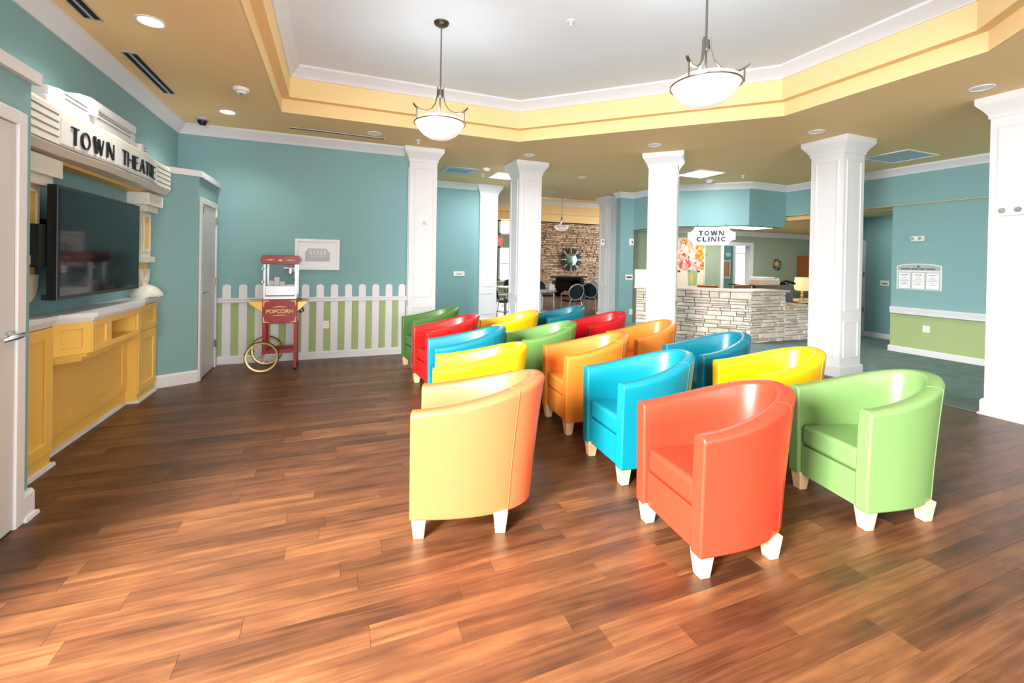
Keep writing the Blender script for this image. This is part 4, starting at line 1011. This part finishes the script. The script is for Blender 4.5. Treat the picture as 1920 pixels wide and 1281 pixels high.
for i, u in enumerate((-.18, 0, .18)):
    sh = obj('sheet', MB().obox((XR, 4.08, 0), (0, -1, 0), Z3, (-1, 0, 0), u - .078, u + .078, 1.055, 1.305, .015, .017), M['paper'], nbd)
    tx = MB(); tx.obox((XR, 4.08, 0), (0, -1, 0), Z3, (-1, 0, 0), u - .05, u + .05, 1.268, 1.277, .017, .018)
    for k in range(5): w_ = .03 + .018 * ((k * 7 + i * 3) % 3); tx.obox((XR, 4.08, 0), (0, -1, 0), Z3, (-1, 0, 0), u - w_, u + w_, 1.228 - k * .027, 1.233 - k * .027, .017, .018)
    obj('text_lines', tx, M['ink'], sh)
    frame((XR, 4.08, 0), (0, -1, 0), Z3, (-1, 0, 0), u - .088, u + .088, 1.047, 1.315, .008, M['header'], nbd, 'sheet_border', .018)

# ------------------------------------------------------------------ clinic counter
cc = thing('clinic_counter', 'angled clinic reception counter faced in pale ledge stone', 'counter', (6.9, 5.8, 0))
K = (6.83, 5.61)
obj('core', MB().prism([(5.47, 7.05), (6.86, 5.67), (7.70, 5.67), (7.70, 6.1), (7.05, 6.1), (5.79, 7.37)], 0, .90).prism([(7.70, 5.67), (8.45, 5.67), (8.45, 6.1), (7.70, 6.1)], 0, .62), M['mortar'], cc)
obj('countertop', MB().prism([(5.38, 7.0), (6.81, 5.57), (7.76, 5.57), (7.76, 6.16), (7.08, 6.16), (5.81, 7.43)], .90, .935), M['counter'], cc, bevel=.006)
obj('lower_countertop', MB().prism([(7.70, 5.55), (8.46, 5.55), (8.46, 6.2), (7.70, 6.2)], .62, .65), M['counter'], cc, bevel=.006)
SD = Vector((1, -1, 0)).normalized()
def stone_face(o, U, N, length, h, zmin, cnt):
    z = zmin; o = Vector(o); U = Vector(U); N = Vector(N)
    while z < h - .02:
        rh = min(random.choice((.055, .07, .085, .10)), h - z)
        if h - z - rh < .03: rh = h - z
        u = -random.random() * .05
        while u < length:
            w = random.uniform(.12, .36); u0, u1 = max(u, 0), min(u + w, length)
            if u1 - u0 > .02:
                sub = [(z, z + rh)] if random.random() < .6 or rh < .07 else [(z, z + rh * .5), (z + rh * .5, z + rh)]
                for za, zb in sub:
                    d = random.uniform(.030, .052); g = .0016
                    c = [(u0 + g, za + g), (u1 - g, za + g), (u1 - g, zb - g), (u0 + g, zb - g)]
                    j = lambda s: random.uniform(-s, s)
                    fr = [(a + (.006 if i in (0, 3) else -.006), b + (.006 if i < 2 else -.006) + j(.004), d + j(.012)) for i, (a, b) in enumerate(c)]
                    mid = ((c[0][0] + c[1][0]) / 2 + j(.03), (za + zb) / 2, d + .008)
                    vs = [o + U * a + Vector((0, 0, b)) + N * -.03 for a, b in c] + [o + U * a + Vector((0, 0, b)) + N * (dd - .03) for a, b, dd in fr] + [o + U * mid[0] + Vector((0, 0, mid[1])) + N * (mid[2] - .03)]
                    mb = MB().add(vs, [(0, 1, 5, 4), (1, 2, 6, 5), (2, 3, 7, 6), (3, 0, 4, 7), (4, 5, 8), (5, 6, 8), (6, 7, 8), (7, 4, 8), (3, 2, 1, 0)])
                    obj('stone', mb, M['stone'], cc)
            u += w
        z += rh
stone_face((5.44, 7.00, 0), SD, (-.7071, -.7071, 0), 1.966, .90, 0, 0)
stone_face((6.83, 5.64, 0), X3, (0, -1, 0), .89, .90, 0, 0)
stone_face((7.72, 5.64, 0), X3, (0, -1, 0), .74, .62, 0, 0)

# hanging clinic sign
cs = thing('clinic_sign', 'white notched hanging sign reading town clinic under the angled header', 'sign', (6.95, 6.65, 1.95))
so = Vector((6.99, 6.69, 0)); SN = Vector((-.7071, -.7071, 0))
W2, z0, z1, nw, nh = .435, 1.77, 2.14, .12, .11
def notch(d):
    w, a, b = W2 - d, z0 + d, z1 - d; P = []
    cor = [(-w, a, 1, 1), (w, a, -1, 1), (w, b, -1, -1), (-w, b, 1, -1)]
    seq = []
    for k, (cx_, cz_, sx, sz) in enumerate(cor):
        arc = [(cx_ + sx * nw * cos(rad(q)), cz_ + sz * nh * sin(rad(q))) for q in range(0, 91, 15)]
        if k in (0, 2): arc = arc[::-1]
        seq += arc[::-1] if False else arc
        P = seq
    # order corners counter clockwise starting bottom left
    bl = [(-w + nw * cos(rad(q)), a + nh * sin(rad(q))) for q in range(90, -1, -15)]
    br = [(w - nw * cos(rad(q)), a + nh * sin(rad(q))) for q in range(0, 91, 15)]
    tr = [(w - nw * cos(rad(q)), b - nh * sin(rad(q))) for q in range(90, -1, -15)]
    tl = [(-w + nw * cos(rad(q)), b - nh * sin(rad(q))) for q in range(0, 91, 15)]
    return bl + br + tr + tl
obj('board', MB().oprism(so, SD, Z3, SN, notch(0), 0, .03), M['white'], cs, bevel=.004)
obj('border', MB().oholed(so, SD, Z3, SN, notch(.02), [notch(.028)], .03, .033), M['photo'], cs)
letters('TOWN', so + SD * -.23 + SN * .03 + Vector((0, 0, 1.965)), SD, Z3, SN, .46, .095, .32, .2, M['navy'], cs, serif=True, depth=.006, gap=.2)
letters('CLINIC', so + SD * -.265 + SN * .03 + Vector((0, 0, 1.845)), SD, Z3, SN, .53, .095, .32, .2, M['navy'], cs, serif=True, depth=.006, gap=.2)
for s in (-.25, .25): obj('hanger', MB().tube([so + SD * s + SN * .01 + Vector((0, 0, z1 - .02)), so + SD * s + SN * .01 + Vector((0, 0, 2.2))], .006, 6), M['nickel'], cs)

# things inside the clinic
op = thing('door_4', 'white cased opening in the sage wall of the clinic', 'doorway', (10.37, 9.0, 0), kind='structure')
obj('door_casing', MB().box(9.76, 9.87, 8.975, 9.15, 0, 2.02).box(10.86, 10.98, 8.975, 9.15, 0, 2.02).box(9.87, 10.86, 8.975, 9.15, 1.92, 2.02), M['white'], op, bevel=.004)
pt = thing('flower_painting', 'large painting of pink and orange flowers in a vase behind the clinic counter', 'painting', (8.6, 9.0, .8))
pm = [mat('canvas_cream', rgb(232, 222, 200), .7), mat('paint_pink', rgb(226, 150, 150), .7), mat('paint_orange', rgb(232, 130, 50), .7), mat('paint_white', rgb(240, 228, 214), .7),
      mat('paint_vase', rgb(150, 178, 150), .7), mat('paint_dark', rgb(70, 60, 56), .7), mat('paint_yellow', rgb(236, 180, 60), .7), mat('paint_rose', rgb(204, 84, 84), .7), mat('paint_leaf', rgb(110, 140, 110), .7), mat('paint_blush', rgb(236, 186, 170), .7)]
obj('canvas', MB().box(8.1, 9.14, 8.96, 9.0, .8, 2.05), pm[0], pt)
fl = {}
def disc(m, cx_, cz_, rx, rz, d, n=14, wob=.12):
    fl.setdefault(m, MB()).oprism((0, 8.96, 0), X3, Z3, (0, -1, 0), [(cx_ + rx * (1 + random.uniform(-wob, wob)) * cos(2 * pi * i / n), cz_ + rz * (1 + random.uniform(-wob, wob)) * sin(2 * pi * i / n)) for i in range(n)], 0, d)
fl.setdefault(4, MB()).oprism((0, 8.96, 0), X3, Z3, (0, -1, 0), [(8.62, .82), (8.90, .82), (8.94, 1.25), (8.58, 1.25)], 0, .002)
fl.setdefault(6, MB()).oprism((0, 8.96, 0), X3, Z3, (0, -1, 0), [(8.68, .86), (8.76, .86), (8.78, 1.15), (8.68, 1.15)], 0, .003)
for a in range(9):
    an = rad(20 + a * 18); r = .38 + .12 * ((a * 5) % 3)
    fl.setdefault(8 if a % 2 else 5, MB()).oprism((0, 8.96, 0), X3, Z3, (0, -1, 0), [(8.76, 1.25), (8.79, 1.25), (8.77 + r * cos(an) + .02, 1.3 + r * sin(an)), (8.77 + r * cos(an) - .02, 1.3 + r * sin(an) + .02)], 0, .0025)
def bloom(x, z, r, pals, ctr):
    for ring_, (k, rr, pr) in enumerate(((9, .68, .46), (7, .42, .40), (5, .2, .28))):
        a0 = random.random() * 6
        for q in range(k):
            a = a0 + 2 * pi * q / k; m_ = pals[(q * 2 + ring_) % len(pals)]
            px, pz = x + r * rr * cos(a), z + r * rr * sin(a); n = 9; ca, sa = cos(a), sin(a)
            pts = []
            for t_ in range(n):
                u, v = r * pr * cos(2 * pi * t_ / n) * random.uniform(.85, 1.1), r * pr * .8 * sin(2 * pi * t_ / n) * random.uniform(.85, 1.1)
                pts.append((px + u * ca - v * sa, pz + u * sa + v * ca))
            fl.setdefault(m_, MB()).oprism((0, 8.96, 0), X3, Z3, (0, -1, 0), pts, 0, .003 + .002 * ring_ + .0002 * q)
    disc(ctr, x, z, r * .16, r * .15, .010)
for x, z, r, pals, ctr in ((9.0, 1.92, .17, (2, 6, 9), 5), (8.32, 1.86, .15, (3, 0, 1), 6), (8.62, 1.74, .21, (3, 9, 0), 6), (8.98, 1.62, .15, (2, 6, 2), 7), (8.47, 1.44, .22, (1, 9, 7), 3),
                           (8.84, 1.42, .19, (1, 9, 3), 8), (9.08, 1.36, .11, (2, 7, 6), 5), (8.22, 1.58, .14, (9, 1, 3), 6), (8.72, 1.98, .12, (9, 3, 1), 6), (8.2, 1.3, .1, (3, 1, 9), 7), (8.46, 2.0, .1, (2, 9, 6), 5)):
    bloom(x, z, r, pals, ctr)
for a in range(8): disc(8 if a % 2 else 5, 8.3 + .11 * a, 1.2 + .05 * ((a * 5) % 3), .05, .03, .0035)
for k_, mb in fl.items(): tag(obj('painted_flowers', mb, pm[k_], pt), kind='stuff')
obj('frame', MB().oholed((0, 9.0, 0), X3, Z3, (0, -1, 0), [(8.08, .78), (9.17, .78), (9.17, 2.07), (8.08, 2.07)], [[(8.1, .8), (9.14, .8), (9.14, 2.05), (8.1, 2.05)]], 0, .05), M['cream'], pt)
pr_ = thing('framed_print', 'white framed orange print on the teal wall beyond the clinic opening', 'picture', (12.3, 11.2, 1.25))
obj('frame', MB().oholed((0, 11.2, 0), X3, Z3, (0, -1, 0), [(12.05, .93), (12.60, .93), (12.60, 1.56), (12.05, 1.56)], [[(12.11, .99), (12.54, .99), (12.54, 1.50), (12.11, 1.50)]], 0, .03), M['white'], pr_)
obj('print', MB().box(12.11, 12.54, 11.185, 11.2, .99, 1.50), mat('orange_abstract', rgb(214, 140, 96), .6, noise=.5, nscale=7), pr_)
cl_ = thing('wall_clock', 'small decorative metal wall clock on the sage clinic wall', 'clock', (11.93, 8.98, 1.42))
obj('dial', MB().lathe([(0, 0), (.075, 0), (.075, .02), (0, .02)], (11.9, 8.96, 1.44), 20, 'y'), M['gold'], cl_)
for i in range(12):
    a = 2 * pi * i / 12; c = (11.93 + .15 * cos(a), 8.97, 1.42 + .15 * sin(a))
    rr = obj('ray', MB().tube([(11.93, 8.98, 1.42), c], .006, 5), M['bronze'], cl_)
    obj('ray_ball', MB().lathe([(0, -.026), (.02, -.015), (.026, 0), (.02, .015), (0, .026)], c, 10, 'y'), M['black'] if i % 3 == 1 else M['nickel'], rr, smooth=60)
uc = thing('wall_cabinet', 'brown wooden wall cabinet in the clinic corner', 'cabinet', (13.2, 8.85, 1.1))
obj('body', MB().box(12.8, 13.74, 8.7, 9.0, 1.09, 1.69), M['brownwood'], uc)
for a, b in ((12.81, 13.27), (13.28, 13.73)):
    dd = obj('door', MB().box(a, b, 8.68, 8.70, 1.10, 1.68), M['brownwood'], uc, bevel=.004)
    frame((0, 8.68, 0), X3, Z3, (0, -1, 0), a, b, 1.10, 1.68, .07, M['brownwood'], dd, 'door_frame')
    obj('handle', MB().tube([(b - .04, 8.65, 1.14), (b - .04, 8.65, 1.24)], .008, 6), M['chrome'], dd)
bc = thing('back_counter', 'pale clinic back counter holding the small lamp', 'counter', (10.9, 7.6, 0))
obj('cabinet_body', MB().box(10.02, 13.7, 7.0, 7.6, 0, .53), M['black'], bc); obj('worktop', MB().box(10.0, 13.72, 6.95, 7.65, .53, .57), M['legwood'], bc)
dk = thing('reception_desk', 'dark wooden desk partition behind the stone counter', 'desk', (9.4, 7.0, 0))
obj('desk_panel', MB().box(8.64, 9.84, 7.0, 7.08, 0, .92), M['darkwood'], dk); obj('desk_side', MB().box(9.8, 9.84, 7.08, 7.65, 0, .92), M['darkwood'], dk)
obj('desk_top', MB().box(8.62, 9.86, 7.0, 7.7, .92, .945), M['darkwood'], dk)
pn = thing('printer', 'beige and white printer standing on the dark clinic desk', 'printer', (9.4, 7.3, .945))
obj('body', MB().box(9.02, 9.56, 7.12, 7.45, .945, 1.04), M['legwood'], pn); obj('top_cover', MB().box(9.0, 9.38, 7.1, 7.46, 1.04, 1.12), M['plastic'], pn, bevel=.01)
obj('paper_tray', MB().prism([(9.40, 7.14), (9.58, 7.14), (9.58, 7.42), (9.40, 7.42)], 1.04, 1.09), M['plastic'], pn, bevel=.01)
obj('tray_slot', MB().box(9.43, 9.56, 7.16, 7.4, 1.09, 1.092), M['darkwood'], pn)
tpn = thing('desk_telephone', 'black curved cord telephone arm at the end of the dark desk', 'telephone', (9.9, 7.05, .945))
obj('handset', MB().tube([(9.60, 7.1, 1.0), (9.70, 7.08, 1.04), (9.82, 7.02, 1.0), (9.87, 6.97, .975)], .025, 8), M['black'], tpn, smooth=60)
obj('base', MB().box(9.66, 9.78, 7.05, 7.2, .946, .99), M['black'], tpn)
lp = thing('table_lamp', 'small lamp with cream shade and beaded stem on the back counter', 'lamp', (10.32, 7.12, .57))
lx, ly = 10.32, 7.12
obj('shade', MB().lathe([(.10, .80), (.155, .83), (.165, .95), (.15, 1.12), (.14, 1.12), (.15, .95), (.14, .835), (.10, .805)], (lx, ly, 0), 28), M['shade'], lp, smooth=50)
obj('stem', MB().lathe([(0, .58), (.03, .585), (.015, .61), (.035, .64), (.015, .665), (.04, .70), (.015, .735), (.035, .765), (.012, .79), (.012, .9), (0, .9)], (lx, ly, 0), 20), M['brass'], lp, smooth=50)
obj('base', MB().lathe([(0, .57), (.07, .57), (.07, .582), (0, .588)], (lx, ly, 0), 20), M['bronze'], lp)
for lab, xa, xb, zt in (('brown leather office chair back behind the counter, under the painting', 7.02, 7.55, .955), ('brown leather office chair back behind the counter, under the bright window', 8.06, 8.52, .955)):
    t = thing('office_chair', lab, 'chair', ((xa + xb) / 2, 7.0, 0), 0, 'brown chairs behind the clinic counter')
    obj('backrest', MB().box(xa, xb, 7.0, 7.08, .55, zt), M['cushion'], t, bevel=.03)
    obj('seat', MB().box(xa, xb, 7.08, 7.55, .42, .5), M['cushion'], t, bevel=.02)
    obj('stem', MB().tube([((xa + xb) / 2, 7.3, .06), ((xa + xb) / 2, 7.3, .43)], .03, 8), M['chrome'], t)
    bs = MB()
    for i in range(5): a = 2 * pi * i / 5; bs.tube([((xa + xb) / 2, 7.3, .06), ((xa + xb) / 2 + .26 * cos(a), 7.3 + .26 * sin(a), .03)], .02, 6)
    obj('base', bs, M['black'], t)

# ------------------------------------------------------------------ dining room
fpz = thing('stone_fireplace', 'tall brown stone chimney wall with a black firebox in the dining room', 'fireplace', (8.9, 15.9, 0))
obj('core', MB().box(7.5, 8.31, 15.7, 15.98, 0, 2.98).box(9.44, 10.29, 15.7, 15.98, 0, 2.98).box(8.31, 9.44, 15.7, 15.98, .77, 2.98).box(8.31, 9.44, 15.92, 15.98, 0, .77), M['fmortar'], fpz)
sm = MB(); z = 0; cnt = 0
while z < 2.95:
    rh = random.choice((.05, .065, .085)); rh = min(rh, 2.98 - z); x = 7.5
    while x < 10.28:
        w = random.uniform(.10, .34); xe = min(x + w, 10.29)
        if not (xe > 8.27 and x < 9.48 and z < .79):
            d = random.uniform(.03, .075)
            v = [(x + .006, 15.7, z + .005), (xe - .006, 15.7, z + .005), (xe - .006, 15.7, z + rh - .005), (x + .006, 15.7, z + rh - .005)]
            fr = [(a + (.01 if i in (0, 3) else -.01), 15.7 - d - random.uniform(-.012, .012), b + (.006 if i < 2 else -.006)) for i, (a, _, b) in enumerate(v)]
            sm.add(v + fr, [(0, 1, 5, 4), (1, 2, 6, 5), (2, 3, 7, 6), (3, 0, 4, 7), (4, 5, 6, 7)])
        x = xe
    z += rh
tag(obj('ledge_stones', sm, M['fstone'], fpz), kind='stuff')
obj('firebox', MB().box(8.31, 9.44, 15.66, 15.9, .66, .77).box(8.31, 8.42, 15.66, 15.9, 0, .66).box(9.33, 9.44, 15.66, 15.9, 0, .66).box(8.42, 9.33, 15.85, 15.9, 0, .66), M['soot'], fpz)
obj('hearth_ledge', MB().box(9.44, 10.5, 15.3, 15.7, .30, .36).box(9.44, 10.5, 15.35, 15.7, 0, .30), M['soot'], fpz)
lg = MB()
for i in range(4): lg.tube([(8.55 + i * .1, 15.75, .12 + .07 * (i % 2)), (9.1 + i * .06, 15.78, .15 + .06 * ((i + 1) % 2))], .045, 8)
obj('logs', lg, M['brownwood'], fpz)
mr = thing('sunburst_mirror', 'round sunburst mirror with dark petals on the stone chimney', 'mirror', (8.88, 15.58, 1.5))
obj('mirror_disc', MB().lathe([(0, -.03), (.25, -.03), (.265, -.02), (.265, 0), (0, 0)], (8.88, 15.58, 1.5), 36, 'y'), M['mirror'], mr, smooth=40)
for i in range(24):
    a = 2 * pi * i / 24; c, s = cos(a), sin(a); U = Vector((c, 0, s)); V = Vector((-s, 0, c))
    obj('petal', MB().oprism((8.88, 15.58, 1.5), U, V, (0, -1, 0), [(.25, -.024), (.46, -.046), (.48, -.02), (.48, .02), (.46, .046), (.25, .024)] if i % 3 else [(.26, -.010), (.44, -.016), (.45, 0), (.44, .016), (.26, .010)], .0, .02), M['petal'] if i % 3 else M['silver'], mr)
ex = thing('exit_sign', 'red exit sign beside the tall dining room window', 'sign', (5.78, 15.9, 2.15))
obj('housing', MB().box(5.50, 6.0, 15.84, 15.98, 2.0, 2.3), M['plastic'], ex); obj('face', MB().box(5.52, 5.99, 15.83, 15.84, 2.02, 2.28), M['exit'], ex)
text('EXIT', 'lettering', (5.755, 15.828, 2.15), (rad(90), 0, 0), .2, M['paper'], ex)

def dining_chair(x, y, r, label):
    t = thing('dining_chair', label, 'chair', (x, y, 0), r, 'oval back dining chairs')
    s = .86
    def e(rx, rz, y_, n=28): return [(rx * cos(2 * pi * i / n), y_ + .05 * (rz * sin(2 * pi * i / n)) / rz, .62 + rz * sin(2 * pi * i / n)) for i in range(n)]
    obj('back_frame', MB().tube(e(.215, .205, .22), .016, 8, True), M['silver'], t, smooth=60, world=False)
    n = 28
    obj('backrest', MB().loft([[(p[0], p[1] + d, p[2]) for p in e(.2, .19, .22)] for d in (-.018, .018)]), M['fabric'], t, world=False)
    obj('seat', MB().prism([(-.2, -.2), (.2, -.2), (.21, .17), (-.21, .17)], .36, .42), M['fabric'], t, bevel=.015, world=False)
    for sx in (-1, 1):
        obj('leg', MB().tube([(sx * .2, -.19, .37), (sx * .21, -.21, 0)], .014, 8), M['silver'], t, world=False)
        obj('leg', MB().tube([(sx * .13, .215, .45), (sx * .17, .19, .36), (sx * .2, .25, 0)], .014, 8), M['silver'], t, world=False)
        obj('armrest', MB().tube([(sx * .2, .2, .56), (sx * .235, .02, .56), (sx * .235, -.16, .55), (sx * .205, -.19, .38)], .014, 8), M['silver'], t, world=False)
    return t
DC = [(5.74, 10.0, pi, 'dining chair with its dark oval back turned to the viewer, before the fireplace'),
      (5.80, 11.75, .15, 'dining chair beyond the round table, its oval back partly behind the second column'),
      (6.72, 10.55, 2.2, 'dining chair turned sideways beside the small round table'),
      (7.85, 11.95, .3, 'dining chair beyond the far table beside the farther column'),
      (6.25, 12.8, .4, 'pale edged dining chair far behind the round table'),
      (4.98, 12.2, .2, 'dining chair at the left table below the tall window'),
      (3.95, 10.2, 1.4, 'dining chair in front of the left table, seen from its side')]
for x, y, r, lab in DC: dining_chair(x, y, r + (pi if False else 0), lab)
def dining_table(x, y, z, R, label):
    t = thing('dining_table', label, 'table', (x, y, 0), 0, 'round dining tables')
    obj('tabletop', MB().lathe([(0, z - .03), (R - .02, z - .03), (R, z - .02), (R, z - .008), (R - .01, z), (0, z)], n=36), M['table'], t, smooth=40, world=False)
    obj('pedestal', MB().tube([(0, 0, .02), (0, 0, z - .02)], .04, 12), M['silver'], t, smooth=60, world=False)
    obj('base', MB().lathe([(0, .0), (R * .5, .0), (R * .5, .02), (.05, .06), (0, .06)], n=28), M['silver'], t, smooth=40, world=False)
dining_table(5.3, 10.95, .6, .45, 'round grey dining table beside the second column')
dining_table(7.37, 11.2, .62, .42, 'round grey dining table by the farther column')
dining_table(4.35, 11.2, .68, .5, 'round grey dining table below the tall window')
vs = thing('table_caddy', 'small pale caddy standing on the round table by the second column', 'caddy', (5.6, 10.9, .6))
obj('box', MB().box(5.53, 5.68, 10.85, 10.97, .6, .76), M['plastic'], vs, bevel=.006); obj('card', MB().box(5.55, 5.57, 10.82, 10.99, .60, .8), M['paper'], vs)
